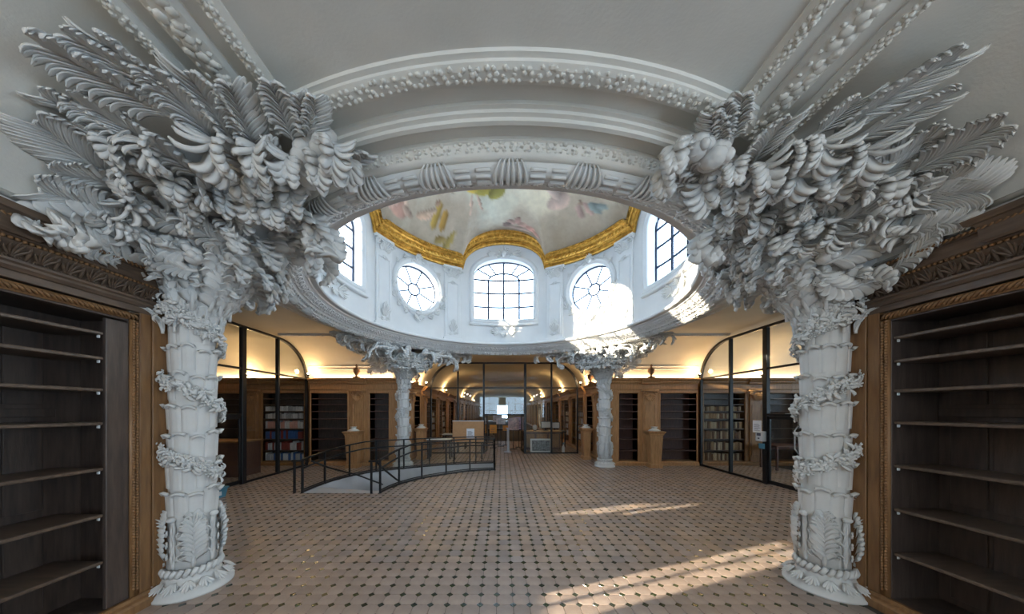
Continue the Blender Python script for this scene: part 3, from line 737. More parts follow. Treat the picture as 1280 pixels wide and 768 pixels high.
# ------------------------------------------------------------------ palm columns
def Ff(x, y):   # foliage support surface around a column at local origin of the near left corner
    r = max(.15, math.hypot(x, y))
    return min(2.42+.98*(1-math.exp(-(r-.15)/.33)), ceil_z(x-CX, y+CY0)-.02)
def Nf(x, y):
    e = .02; gx = (Ff(x+e, y)-Ff(x-e, y))/(2*e); gy = (Ff(x, y+e)-Ff(x, y-e))/(2*e)
    g = math.hypot(gx, gy); k = min(1, 3/g) if g > 0 else 1
    return Vector((gx*k, gy*k, -1)).normalized()
def frond_path(tx, ty, bx, by, kind, seed, n=14, lift=None):
    r = random.Random(seed)
    # root further back towards the hub
    dx, dy = bx-tx, by-ty
    bx2, by2 = bx+dx*.25, by+dy*.25
    side = r.uniform(-.12, .12)*math.hypot(dx, dy); mx, my = (tx+bx2)/2-dy*side/math.hypot(dx, dy), (ty+by2)/2+dx*side/math.hypot(dx, dy)
    S = []; 
    for k in range(n+1):
        t = k/n; x = bx2*(1-t)**2+2*mx*t*(1-t)+tx*t*t; y = by2*(1-t)**2+2*my*t*(1-t)+ty*t*t
        S.append((Vector((x, y, Ff(x, y))), Nf(x, y)))
    L = sum((S[k+1][0]-S[k][0]).length for k in range(n))
    if lift is None: lift = .03 if kind == 'r' else .10
    phimax = math.radians(6 if kind == 'r' else r.uniform(95, 150)); start = .6 if kind == 'r' else .5
    P = []; Ns = []; p = S[0][0]+S[0][1]*lift*.5
    for k in range(n+1):
        t = k/n; T = (S[min(k+1, n)][0]-S[max(k-1, 0)][0]).normalized(); N = S[k][1]; N = (N-T*N.dot(T)).normalized()
        ph = phimax*max(0, (t-start)/(1-start))**1.4
        d = T*math.cos(ph)+N*math.sin(ph)
        if t < .35: d = (d+N*(lift*1.2)).normalized()
        if k: p = p+d*(L/n)*(1.0 if kind == 'r' else 1.12)
        q = S[k][0]
        if kind == 'r':  # stay proud of the ceiling
            dd = (p-q).dot(N)
            if dd < .02: p = p+N*(.02-dd)
        P.append(p.copy()); Ns.append((N*math.cos(ph)-T*math.sin(ph)).normalized())
    return P, Ns
LFR = ((0.63,-1.35,0.85,-0.99,.17,'r'),(0.81,-1.37,0.95,-1.04,.12,'r'),(0.92,-1.36,0.99,-1.04,.13,'r'),(0.37,-1.16,0.36,-0.8,.12,'r'),(0.49,-1.1,0.58,-0.75,.17,'r'),(1.04,-1.23,0.97,-0.83,.15,'r'),(1.21,-1.22,1.1,-0.85,.14,'r'),(0.22,-1.12,0.17,-0.72,.16,'r'),(0.08,-0.92,0.17,-0.59,.14,'r'),(0.02,-0.93,0.0,-0.48,.16,'r'),(-0.06,-0.87,-0.06,-0.38,.12,'c'),(-0.1,-0.66,0.05,-0.31,.12,'r'),(1.38,-1.16,1.19,-0.76,.12,'r'),(1.6,-1.16,1.48,-0.81,.11,'r'),(1.7,-1.08,1.59,-0.83,.08,'r'),(1.79,-1.07,1.62,-0.83,.08,'r'),(1.83,-0.94,1.53,-0.66,.12,'c'),(1.89,-0.8,1.56,-0.56,.12,'c'),(1.93,-0.7,1.55,-0.49,.09,'r'),(1.02,-1.02,1.04,-0.58,.14,'c'),(0.62,-0.97,0.69,-0.65,.14,'c'),(0.31,-0.79,0.47,-0.52,.13,'c'),(0.13,-0.63,0.32,-0.41,.12,'c'),(-0.03,-0.48,0.21,-0.31,.11,'c'),(1.29,-0.98,1.2,-0.54,.12,'c'),(1.45,-0.88,1.32,-0.46,.12,'c'),(0.64,-0.66,0.71,-0.33,.13,'c'),(1.7,-0.88,1.46,-0.49,.1,'c'),(1.12,-0.59,0.96,-0.14,.12,'c'),(0.36,-0.5,0.44,-0.2,.12,'c'),(1.37,-0.34,0.81,0.03,.12,'c'),(1.55,-0.39,0.84,0.16,.1,'c'),(0.89,-0.59,0.81,-0.16,.1,'c'),(0.05,-0.36,0.2,-0.23,.1,'c'),(1.05,0.46,0.64,0.21,.11,'c'),(0.56,-0.43,0.52,-0.11,.1,'c'),(1.18,-0.09,0.62,0.18,.1,'c'),(1.22,-.82,.98,-.45,.12,'c'),(1.3,-.62,1.02,-.28,.12,'c'),(1.0,-.74,.86,-.38,.11,'c'))
RFR = ((-0.7,-1.29,-0.87,-0.97,.15,'r'),(-0.5,-1.11,-0.7,-0.85,.15,'r'),(-0.2,-1.12,-0.21,-0.73,.15,'r'),(-0.29,-0.97,-0.34,-0.71,.14,'r'),(-0.07,-0.92,-0.13,-0.6,.14,'r'),(0.01,-0.95,-0.07,-0.58,.15,'r'),(-0.95,-1.09,-0.97,-0.86,.12,'r'),(-0.78,-1.21,-0.84,-0.87,.1,'r'),(-1.62,-1.09,-1.47,-0.81,.08,'r'),(-1.69,-1.05,-1.52,-0.8,.08,'r'),(-1.72,-0.98,-1.52,-0.75,.09,'r'),(-1.93,-0.94,-1.59,-0.62,.12,'c'),(-1.91,-0.74,-1.52,-0.49,.12,'c'),(-1.25,-0.98,-1.18,-0.65,.12,'r'),(-0.96,-0.95,-0.94,-0.64,.14,'c'),(-0.93,-0.81,-0.89,-0.42,.13,'c'),(-1.18,-0.65,-1.1,-0.33,.12,'c'),(-1.62,-0.59,-1.22,-0.27,.12,'c'),(-0.67,-0.93,-0.65,-0.6,.14,'c'),(-0.41,-0.7,-0.58,-0.42,.13,'c'),(-0.26,-0.81,-0.41,-0.54,.13,'r'),(-0.01,-0.59,-0.26,-0.35,.13,'c'),(0.09,-0.5,-0.18,-0.28,.12,'c'),(-0.21,-0.57,-0.42,-0.36,.13,'c'),(-0.63,-0.55,-0.66,-0.2,.12,'c'),(-0.84,-0.43,-0.76,-0.03,.12,'c'),(-1.18,-0.36,-0.85,-0.01,.11,'c'),(-1.45,-0.34,-0.83,0.16,.11,'c'),(-0.29,-0.44,-0.41,-0.19,.12,'c'),(-0.4,-0.31,-0.44,-0.04,.12,'c'),(-0.99,0.16,-0.53,0.25,.11,'c'),(0.09,-0.28,-0.19,-0.2,.1,'c'),(-0.7,-0.13,-0.49,0.11,.1,'c'),(0.08,-0.72,-0.09,-0.37,.12,'r'),(-0.03,-0.69,-0.2,-0.41,.1,'r'),(-1.22,-.84,-.98,-.47,.12,'c'),(-1.3,-.62,-1.02,-.28,.12,'c'),(-1.08,-.70,-.9,-.36,.12,'c'),(-1.42,-.78,-1.2,-.5,.11,'c'),(-1.05,-.95,-.98,-.62,.11,'c'))
SR = .152
def palm_core():
    mb = MB(); rings = []
    nr, na = 26, 72
    for j in range(nr+1):
        ring_ = []
        for k in range(na):
            a = 2*PI*k/na; d = Vector((math.cos(a), math.sin(a), 0))
            toC = d.x*.707+d.y*.707
            rmax = 1.05-.45*max(0, toC)
            if toC < -.3: rmax = .55
            r = .14+(rmax-.14)*(j/nr)**1.1; x, y = d.x*r, d.y*r
            wob = .03*math.sin(9*a)*(j/nr)
            ring_.append((x, y, min(Ff(x, y)+.015+wob*.5, ceil_z(x-CX, y+CY0)+.01)))
        rings.append(ring_)
    rings = [[(.14*math.cos(2*PI*k/na), .14*math.sin(2*PI*k/na), 2.3) for k in range(na)]]+rings
    mb.loft(rings, True, False); return mb
def sheath_mesh():
    mb = MB()   # one upright leaf base with a curled lip, centred on +x side of the shaft
    H = .275; rows = []; half = math.radians(19.5)
    for j in range(11):
        t = j/10; ang = half*(1-.35*max(0, (t-.75)/.25)**2); row = []
        lip = max(0, (t-.80)/.20)
        rr = SR+.004+.012*t+.034*lip**1.6
        z = H*t-.045*lip**2
        for i in range(9):
            s = -1+2*i/8; a = s*ang
            rg = rr+.012*(1-s**4)-.005*abs(math.sin(2.5*PI*s))*(1-lip)
            row.append((rg*math.cos(a), rg*math.sin(a), z-.022*s*s*t))
        rows.append(row)
    rows.append([(p[0]*.95, p[1]*.95, p[2]-.020) for p in rows[-1]])
    rows.append([(p[0]*.90, p[1]*.90, p[2]+.006) for p in rows[-1]])
    mb.loft(rows, closed=False, cap=False); return mb.mesh('sheath_leaf', True)
SHEATH = sheath_mesh(); SHEATH.materials.append(STUCCO)
def build_palm(name, label, loc, fr, hand, seed):
    root = empty(name, loc); tag(root, label, 'column', 'palm tree columns of the crossing')
    mb = MB()
    mb.lathe([(.285, 0), (.285, .018), (.27, .03), (.262, .045), (.235, .07), (.205, .105), (.185, .14), (.182, .165), (.178, .17)], 40)
    base = mb.build('base', STUCCO, root, True)
    mb = MB()
    for k in range(14):
        a = 2*PI*k/14; rd = Vector((math.cos(a), math.sin(a), 0)); tg = Vector((-math.sin(a), math.cos(a), 0))
        dn = (rd*.62-Vector((0, 0, .78))).normalized(); nn = (rd*.78+Vector((0, 0, .62))).normalized()
        fan(mb, rd*.195+Vector((0, 0, .145)), tg, dn, nn, .13, 5, .9, .013, .25); scroll(mb, rd*.222+Vector((0, 0, .09))+tg*.03, tg, dn, nn, .028, 1.3, .008, 1)
    mb.build('base_leaves', STUCCO, base, True)
    mb = MB(); K = 26
    for k in range(K):
        a = 2*PI*k/K; mb.tube([((.186)*math.cos(a-.09), .186*math.sin(a-.09), .165), (.196*math.cos(a), .196*math.sin(a), .195), (.186*math.cos(a+.09), .186*math.sin(a+.09), .225)], .02, 6)
    mb.build('rope_band', STUCCO, root, True)
    mb = MB()
    mb.lathe([(SR+.012, .2), (SR+.006, .4), (SR+.002, .7), (SR-.004, 1.2), (SR-.006, 1.8), (SR-.01, 2.36), (SR+.0, 2.44)], 48, flute=lambda u, z: .018*math.sin(2*PI*u*16))
    mb.build('shaft', STUCCO, root, True)
    for j in range(7):
        z = .66+.255*j; s = 1-.012*j
        for k in range(10):
            o = mobj('sheath_leaf', SHEATH, None, root); o.location = (0, 0, z+rnd.uniform(-.02, .02)); o.rotation_euler = (0, 0, 2*PI*(k+.5*(j % 2)+rnd.uniform(-.08, .08))/10); o.scale = (s, s, rnd.uniform(.92, 1.08))
    # carved acanthus on the foot of the shaft
    for k in range(4):
        a = math.atan2(-loc[1], -loc[0])+ k*PI/2; mb = MB(); rr = SR+.02
        def cy(t, z, off=0): return Vector(((rr+off)*math.cos(a+t), (rr+off)*math.sin(a+t), z))
        P = [cy(0, .24+.42*q/10, .012*math.sin(PI*q/10)) for q in range(11)]; Ns = [Vector((math.cos(a), math.sin(a), 0))]*11
        plume(mb, P, Ns, .10, 9, seed+k, .8)
        nn = Vector((math.cos(a), math.sin(a), 0)); tg = Vector((-math.sin(a), math.cos(a), 0))
        fan(mb, cy(0, .58), tg, Vector((0, 0, 1)), nn, .12, 9, 2.4, .012, .5)
        for s in (-1, 1):
            for z in (.33, .43, .53): scroll(mb, cy(s*.45, z, .0), tg, Vector((0, 0, 1)), (nn+tg*s*.5).normalized(), .035, 1.4, .009, s)
            mb.tube([cy(s*(.74+.03*math.sin(q*1.5)), .24+.4*q/14) for q in range(15)], .012, 5); mb.blob(cy(s*.76, .66, .015), .03, .03, .025, 7, 5)
        mb.build('acanthus_carving', STUCCO, root, True)
    # flower garland winding round the shaft
    r = random.Random(seed); mb = MB()
    az0 = math.atan2(-loc[1], -loc[0])-hand*PI/2; z = 2.52; t = 0
    while z > 1.0:
        a = az0+hand*2*PI*(2.52-z)/.62
        wd = .05 if z < 2.3 else .08
        for q in range(2 if z < 2.3 else 3):
            aa = a+r.uniform(-.12, .12); zz = z+r.uniform(-wd, wd); rr = SR+.03+.03*r.random()+max(0, z-2.35)*.25
            c = Vector((rr*math.cos(aa), rr*math.sin(aa), zz)); rd = Vector((math.cos(aa), math.sin(aa), 0)); tg = Vector((-math.sin(aa), math.cos(aa), 0)); up = Vector((0, 0, 1))
            kind = r.random()
            if kind < .55:
                s = r.uniform(.018, .034)
                nn = (rd+tg*r.uniform(-.5, .5)+up*r.uniform(-.4, .4)).normalized(); x_ = nn.cross(up).normalized(); y_ = nn.cross(x_)
                mb.blob(c+nn*.006, s*.38, None, None, 5, 4)
                for p in range(5):
                    b_ = 2*PI*p/5; d = x_*math.cos(b_)+y_*math.sin(b_); leaflet(mb, c+d*s*.2, d, d.cross(nn), nn, s, s*.42, 0, 0, .25, .2, 3)
            else:
                d = (tg*r.uniform(-1, 1)+up*r.uniform(-1, 1)).normalized(); leaflet(mb, c, d, d.cross(rd), rd, r.uniform(.05, .085), .017, 0, .3, .25, -.2, 4)
        z -= .0065
    mb.build('flower_garland', STUCCO, root, True)
    mir = 1 if loc[0] < 0 else -1
    def fx(mb):
        if mir < 0:
            mb.v = [(-p[0], p[1], p[2]) for p in mb.v]; mb.f = [tuple(reversed(q)) for q in mb.f]
        return mb
    fx(palm_core()).build('crown_core', STUCCO, root, True)
    # capital: upright palm leaves flaring from the shaft
    for tier, (n_, r0, r1, wd) in enumerate(((9, .16, .30, .075), (9, .17, .44, .085), (8, .22, .60, .09))):
        for k in range(n_):
            a = 2*PI*(k+.5*(tier % 2))/n_; d = Vector((math.cos(a), math.sin(a), 0)); P = []; Ns = []
            if d.x < -.55 or (d.y < -.9 and d.x < 0 and tier > 0): continue
            for q in range(11):
                t = q/10; rr = r0+(r1-r0)*t**1.7; z0 = 2.26+.1*tier; zt = Ff(d.x*r1, d.y*r1)-.04
                z = z0+(zt-z0)*(1-(1-t)**1.6)-.10*max(0, (t-.8)/.2)**2; rr += .07*max(0, (t-.75)/.25)**2+.015
                P.append(Vector((d.x*rr, d.y*rr, z)))
            for q in range(11):
                T = (P[min(q+1, 10)]-P[max(q-1, 0)]).normalized(); tg = Vector((-d.y, d.x, 0)); Ns.append(T.cross(tg).normalized()*-1 if T.cross(tg).dot(d) < 0 else T.cross(tg).normalized())
            mb = MB(); plume(mb, P, Ns, wd, 9, seed*7+tier*20+k, .6, .55); fx(mb).build('capital_leaf', STUCCO, root, True)
    for i, (tx, ty, bx, by, W, kind) in enumerate(fr):
        mb = MB(); ln = math.hypot(bx-tx, by-ty); sk = min(.30, (.075*W/.15+.01)/ln) if kind == 'r' else 0
        tx2, ty2 = tx+(bx-tx)*sk, ty+(by-ty)*sk
        P, Ns = frond_path(tx2*mir, ty2, bx*mir, by, kind, seed*100+i)
        plume(mb, P, Ns, W*(1.12 if kind == 'r' else 1.05), (13 if W > .11 else 10) if kind == 'r' else 11, seed*50+i, 1.0 if kind == 'r' else 1.15); fx(mb).build('palm_frond', STUCCO, root, True)
    # smaller fill leaves between the tiers
    for i in range(46):
        ang = math.radians(r.uniform(-118, 50)); rr = r.uniform(.35, 1.25); x, y = rr*math.cos(ang), rr*math.sin(ang)
        if x < -.12 or math.hypot(x-CX, y+CY0-YC) < 3.5: continue
        d = Vector((math.cos(ang+r.uniform(-.5, .5)), math.sin(ang+r.uniform(-.5, .5)), 0)); l = r.uniform(.22, .34)
        if x+d.x*l < -.14 or math.hypot(x+d.x*l, y+d.y*l) > 1.12 or y+d.y*l < -.95: continue
        mb = MB(); P, Ns = frond_path(x+d.x*l, y+d.y*l, x, y, 'c' if r.random() < .7 else 'r', seed*900+i, 10, r.uniform(.05, .12))
        plume(mb, P, Ns, r.uniform(.075, .11), 8, seed*70+i, 1.0); fx(mb).build('palm_frond', STUCCO, root, True)
    # leaves on the dome and side-room faces of the crown
    for i in range(16):
        ang = math.radians(-25+9.3*i); r0_, r1_ = (.24, .50) if i % 2 else (.34, .66); toC = math.cos(ang-PI/4)
        if toC > .8: r1_ = min(r1_, .60)
        if math.cos(ang) < -.3: continue
        mb = MB(); P, Ns = frond_path(r1_*math.cos(ang), r1_*math.sin(ang), r0_*math.cos(ang), r0_*math.sin(ang), 'c', seed*333+i, 10, .07)
        plume(mb, P, Ns, .10 if i % 2 else .12, 9, seed*77+i, 1.0); fx(mb).build('palm_frond', STUCCO, root, True)
    # cloud puffs among the leaves on the dome side
    for i, (x, y, dz, s) in enumerate(((.62, .18, .10, .11), (.78, .05, .06, .12), (.50, -.02, .12, .10), (.95, -.1, .05, .10), (.72, .36, .08, .10), (.42, .2, .16, .10), (.30, -.30, .14, .08), (1.52, -.72, .09, .11), (1.66, -.78, .08, .09), (1.42, -.58, .10, .10))):
        mb = MB(); z = Ff(x, y)-dz*.5; a0 = r.uniform(0, 6)
        for q in range(9):
            a = a0+q*.7; R = s*(.2+.09*q); mb.blob((x+R*.7*math.cos(a), y+R*.7*math.sin(a), z-.05*math.sin(q)-.02), s*(.75-.045*q), None, s*(.6-.03*q), 10, 7)
        scroll(mb, (x, y, z-s*.55), (1, 0, 0), (0, 1, 0), (0, 0, -1), s*.8, 1.6, s*.2, 1)
        fx(mb).build('cloud_scroll', STUCCO, root, True)
    return root
palmNL = build_palm('palm_column', 'white palm-tree column with spreading fronds at the near left', (-CX, CY0, 0), LFR, 1, 3)
palmNR = build_palm('palm_column', 'white palm-tree column with spreading fronds at the near right', (CX, CY0, 0), RFR, -1, 5)
SWAPL = Matrix(((0, 1, 0, 0), (1, 0, 0, 0), (0, 0, 1, 0), (0, 0, 0, 1))); SWAPR = Matrix(((0, -1, 0, 0), (-1, 0, 0, 0), (0, 0, 1, 0), (0, 0, 0, 1)))
for src, x, lab, SW in ((palmNL, -CX, 'white palm-tree column behind the curved railing, far left of the crossing', SWAPL), (palmNR, CX, 'white palm-tree column at the far right of the crossing beside the hall entrance', SWAPR)):
    c = copy_tree(src); c.location = (x, CY1, 0); c.scale = (1, -1, 1); c['label'] = lab
    for ch in list(src.children):
        if ch.name.startswith(('palm_frond', 'cloud_scroll')):
            d = ch.copy(); COL.objects.link(d); d.parent = c; d.matrix_local = SW

# ------------------------------------------------------------------ walls and roof shell of the arms
def wall_with_holes(name, label, axis, c0, c1, a0, a1, z0, z1, holes, m):
    """slab from c0..c1 in the thin axis ('x' or 'y'), a0..a1 along, with rectangular holes (a0,a1,z0,z1)"""
    mb = MB(); xs = sorted(set([a0, a1]+[h for q in holes for h in q[:2]])); zs = sorted(set([z0, z1]+[h for q in holes for h in q[2:]]))
    for i in range(len(xs)-1):
        for j in range(len(zs)-1):
            cx, cz = (xs[i]+xs[i+1])/2, (zs[j]+zs[j+1])/2
            if any(q[0] < cx < q[1] and q[2] < cz < q[3] for q in holes): continue
            if axis == 'x': mb.box(c0, c1, xs[i], xs[i+1], zs[j], zs[j+1])
            else: mb.box(xs[i], xs[i+1], c0, c1, zs[j], zs[j+1])
    return struct(mb.build(name, m), label, 'wall')
HN = [(0.86, 1.36, .80, 1.50)]  # unseen opening, sized to throw the sun strip on the floor
HR = [(-1.6, 0.2, 1.0, 2.45), (-4.6, -2.8, 1.0, 2.45)]  # openings added in the unseen right wall to let in sky fill
wall_with_holes('wall_left_near', 'cream wall of the near arm left of the viewer', 'x', -3.62, -3.44, -7, 2.2, 0, 3.7, HN, CREAM)
wall_with_holes('wall_right_near', 'cream wall of the near arm right of the viewer', 'x', 3.44, 3.62, -7, 2.2, 0, 3.7, HR, CREAM)
wall_with_holes('wall_back', 'end wall of the near arm behind the viewer', 'y', -7.1, -6.9, -3.62, 3.62, 0, 3.7, [(-2.2, -.3, .9, 2.9), (.3, 2.2, .9, 2.9)], CREAM)
struct(boxo('wall_left_near_ledge', (-3.46, -3.0, -7, 1.43, 2.46, 2.72), CREAM), 'cream cornice ledge at the springing of the left cove', 'cornice')
struct(boxo('wall_right_near_ledge', (3.0, 3.46, -7, 1.43, 2.46, 2.72), CREAM), 'cream cornice ledge at the springing of the right cove', 'cornice')
HT = [(-6.1, -5.2, 1.40, 1.78), (-5.1, -4.5, 1.40, 1.78)]  # unseen openings, placed and sized to cast the two floor sun patches
wall_with_holes('wall_left_transept_near', 'cream wall with a low window pair added for the floor sun patches in the left side room, turned away from the viewer', 'y', 2.25, 2.3, -11.6, -3.44, 0, 3.7, HT, CREAM)
wall_with_holes('wall_right_transept_near', 'cream wall of the right side room, turned away from the viewer', 'y', 2.1, 2.3, 3.44, 11.6, 0, 3.7, [(8.6, 10.4, 1.0, 2.5)], CREAM)
for s, nm in ((-1, 'left'), (1, 'right')):
    wall_with_holes('wall_%s_transept_far' % nm, 'cream far wall of the %s side room above the bookcases' % nm, 'y', 9.0, 9.15, 3.44*s if s > 0 else -11.6, 11.6 if s > 0 else -3.44, 0, 3.7, [], CREAM)
    wall_with_holes('wall_%s_transept_end' % nm, 'end wall with a window in the %s side room' % nm, 'x', 11.3*s, 11.5*s, 2.1, 9.1, 0, 3.7, [(4.7, 6.5, .9, 2.9)] if s > 0 else [], CREAM)
    wall_with_holes('wall_%s_hall' % nm, 'long %s wall of the far book hall' % nm, 'x', 3.44*s, 3.6*s, 9.0, 45.1, 0, 3.7, [], CREAM)
wall_with_holes('wall_hall_end', 'end wall of the far book hall around its window', 'y', 45, 45.2, -3.6, 3.6, 0, 3.7, [(-.75, .85, .35, 2.35)], CREAM)
# unseen roof over the arms, added against sky light leaks, open under the dome
mb = MB()
for x0, x1, y0, y1 in ((-3.8, 3.8, -7.2, 1.6), (-3.8, 3.8, 9.6, 45.3), (-11.7, -3.8, 1.6, 9.6), (3.8, 11.7, 1.6, 9.6)): mb.box(x0, x1, y0, y1, 3.72, 3.8)
struct(mb.build('ceiling_roof_deck', GREYC), 'unseen flat roof deck keeping sky light out above the coved ceilings', 'roof')
mb = MB(); rings = []
for k in range(97):
    a = 2*PI*k/96; m_ = 4.0/max(abs(math.cos(a)), abs(math.sin(a)))
    rings.append([(3.7*math.cos(a), YC+3.7*math.sin(a), 3.78), (m_*math.cos(a), YC+m_*math.sin(a), 3.78)])
mb.loft(rings, False, False); rings = []
for k in range(97):
    a = 2*PI*k/96; rings.append([(RG+.1)*math.cos(a), (RG+.1)*math.sin(a)])
mb.loft([[(x, YC+y, 3.45) for x, y in rings], [(x, YC+y, 3.8) for x, y in rings]], False, False)
mb.loft([[(3.56*math.cos(2*PI*k/96), YC+3.56*math.sin(2*PI*k/96), 3.78) for k in range(97)], [(3.71*math.cos(2*PI*k/96), YC+3.71*math.sin(2*PI*k/96), 3.78) for k in range(97)]], False, False)
struct(mb.build('ceiling_roof_collar', GREYC), 'unseen roof collar keeping sky light out around the foot of the drum', 'roof')
# roof over the painted dome keeps daylight off its back
mb = MB(); mb.lathe([(3.75, 6.2), (3.7, 6.9), (3.0, 7.6), (1.5, 8.1), (.01, 8.2)], 48, (0, YC), False); struct(mb.build('ceiling_dome_roof', GREYC), 'unseen outer roof shell keeping daylight off the painted dome', 'roof')

# daylight portals in the window openings (guide the sky light, emit nothing themselves)
def portal(loc, d, sx, sy):
    l = bpy.data.lights.new('portal', 'AREA'); l.shape = 'RECTANGLE'; l.size = sx; l.size_y = sy; l.cycles.is_portal = True
    o = bpy.data.objects.new('portal', l); COL.objects.link(o); o.location = loc; o.rotation_euler = Vector(d).to_track_quat('-Z', 'Z').to_euler()
for w in range(8):
    n_ = Vector((-math.sin(N8[w]), -math.cos(N8[w]), 0)); portal(cyl(N8[w], RG+.3, (WB+WT)/2 if w % 2 == 0 else OZ), n_, 2.1 if w % 2 == 0 else 1.3, 2.0 if w % 2 == 0 else 1.3)
for x in (-1.25, 1.25): portal((x, -7.15, 1.9), (0, 1, 0), 1.9, 2.0)
for s in (-1, 1):
    if s < 0: continue
    for y in (-.7, -3.7): portal((3.66*s, y, 1.72), (-s, 0, 0), 1.8, 1.45)
    portal((11.55*s, 5.6, 1.9), (-s, 0, 0), 1.8, 2.0)
    portal((9.5*s, 2.05, 1.75), (0, 1, 0), 1.8, 1.5)
portal((.05, 45.25, 1.35), (0, -1, 0), 1.6, 2.0)

def casement(name, label, c, axis, w, h, nx, nz):
    root = empty(name, c); struct(root, label, 'window'); mb = MB()
    def bar(a0, a1, z0, z1, t=.03):
        if axis == 'y': mb.cbox(a0, a1, -t, t, z0, z1, .006)
        else: mb.cbox(-t, t, a0, a1, z0, z1, .006)
    e = .05 if h > 1 else .02
    bar(-w/2, -w/2+e, 0, h); bar(w/2-e, w/2, 0, h); bar(-w/2, w/2, 0, e); bar(-w/2, w/2, h-e, h)
    mb.build('frame', WHITEM, root); mb = MB()
    for i in range(1, nx): bar(-w/2+w*i/nx-.018, -w/2+w*i/nx+.018, 0, h, .02)
    for j in range(1, nz): bar(-w/2, w/2, h*j/nz-.018, h*j/nz+.018, .02)
    if mb.v: mb.build('glazing_bars', WHITEM, root)
    for i in range(nx):
        for j in range(nz):
            m3 = MB(); a0, a1, z0, z1 = -w/2+w*i/nx, -w/2+w*(i+1)/nx, h*j/nz, h*(j+1)/nz
            m3.add([(a0, 0, z0), (a1, 0, z0), (a1, 0, z1), (a0, 0, z1)] if axis == 'y' else [(0, a0, z0), (0, a1, z0), (0, a1, z1), (0, a0, z1)], [(0, 1, 2, 3)]); m3.build('pane', WGLASS, root)
casement('window_14', 'small unseen low window added in the left wall to let in the floor sun strip', (-3.53, 1.11, .80), 'x', .5, .7, 2, 1)
casement('window_15', 'wider light of the low window pair added for the floor sun patches in the left side room', (-5.65, 2.275, 1.40), 'y', .9, .38, 1, 1); casement('window_16', 'narrower light of the low window pair added for the floor sun patches in the left side room', (-4.8, 2.275, 1.40), 'y', .6, .38, 1, 1)
casement('window_9', 'white window at the end of the far book hall', (.05, 45.1, .35), 'y', 1.6, 2.0, 3, 4)
for i, (c, ax, w, h, lab) in enumerate((((-1.25, -7, .9), 'y', 1.9, 2.0, 'left window added for frontal light in the unseen wall behind the viewer'), ((1.25, -7, .9), 'y', 1.9, 2.0, 'right window added for frontal light in the unseen wall behind the viewer'),  # unseen windows added to give the near palms frontal light
        ((11.4, 5.6, .9), 'x', 1.8, 2.0, 'window at the end of the right side room'))):
    casement('window_%d' % (10+i), lab, c, ax, w, h, 2, 3)

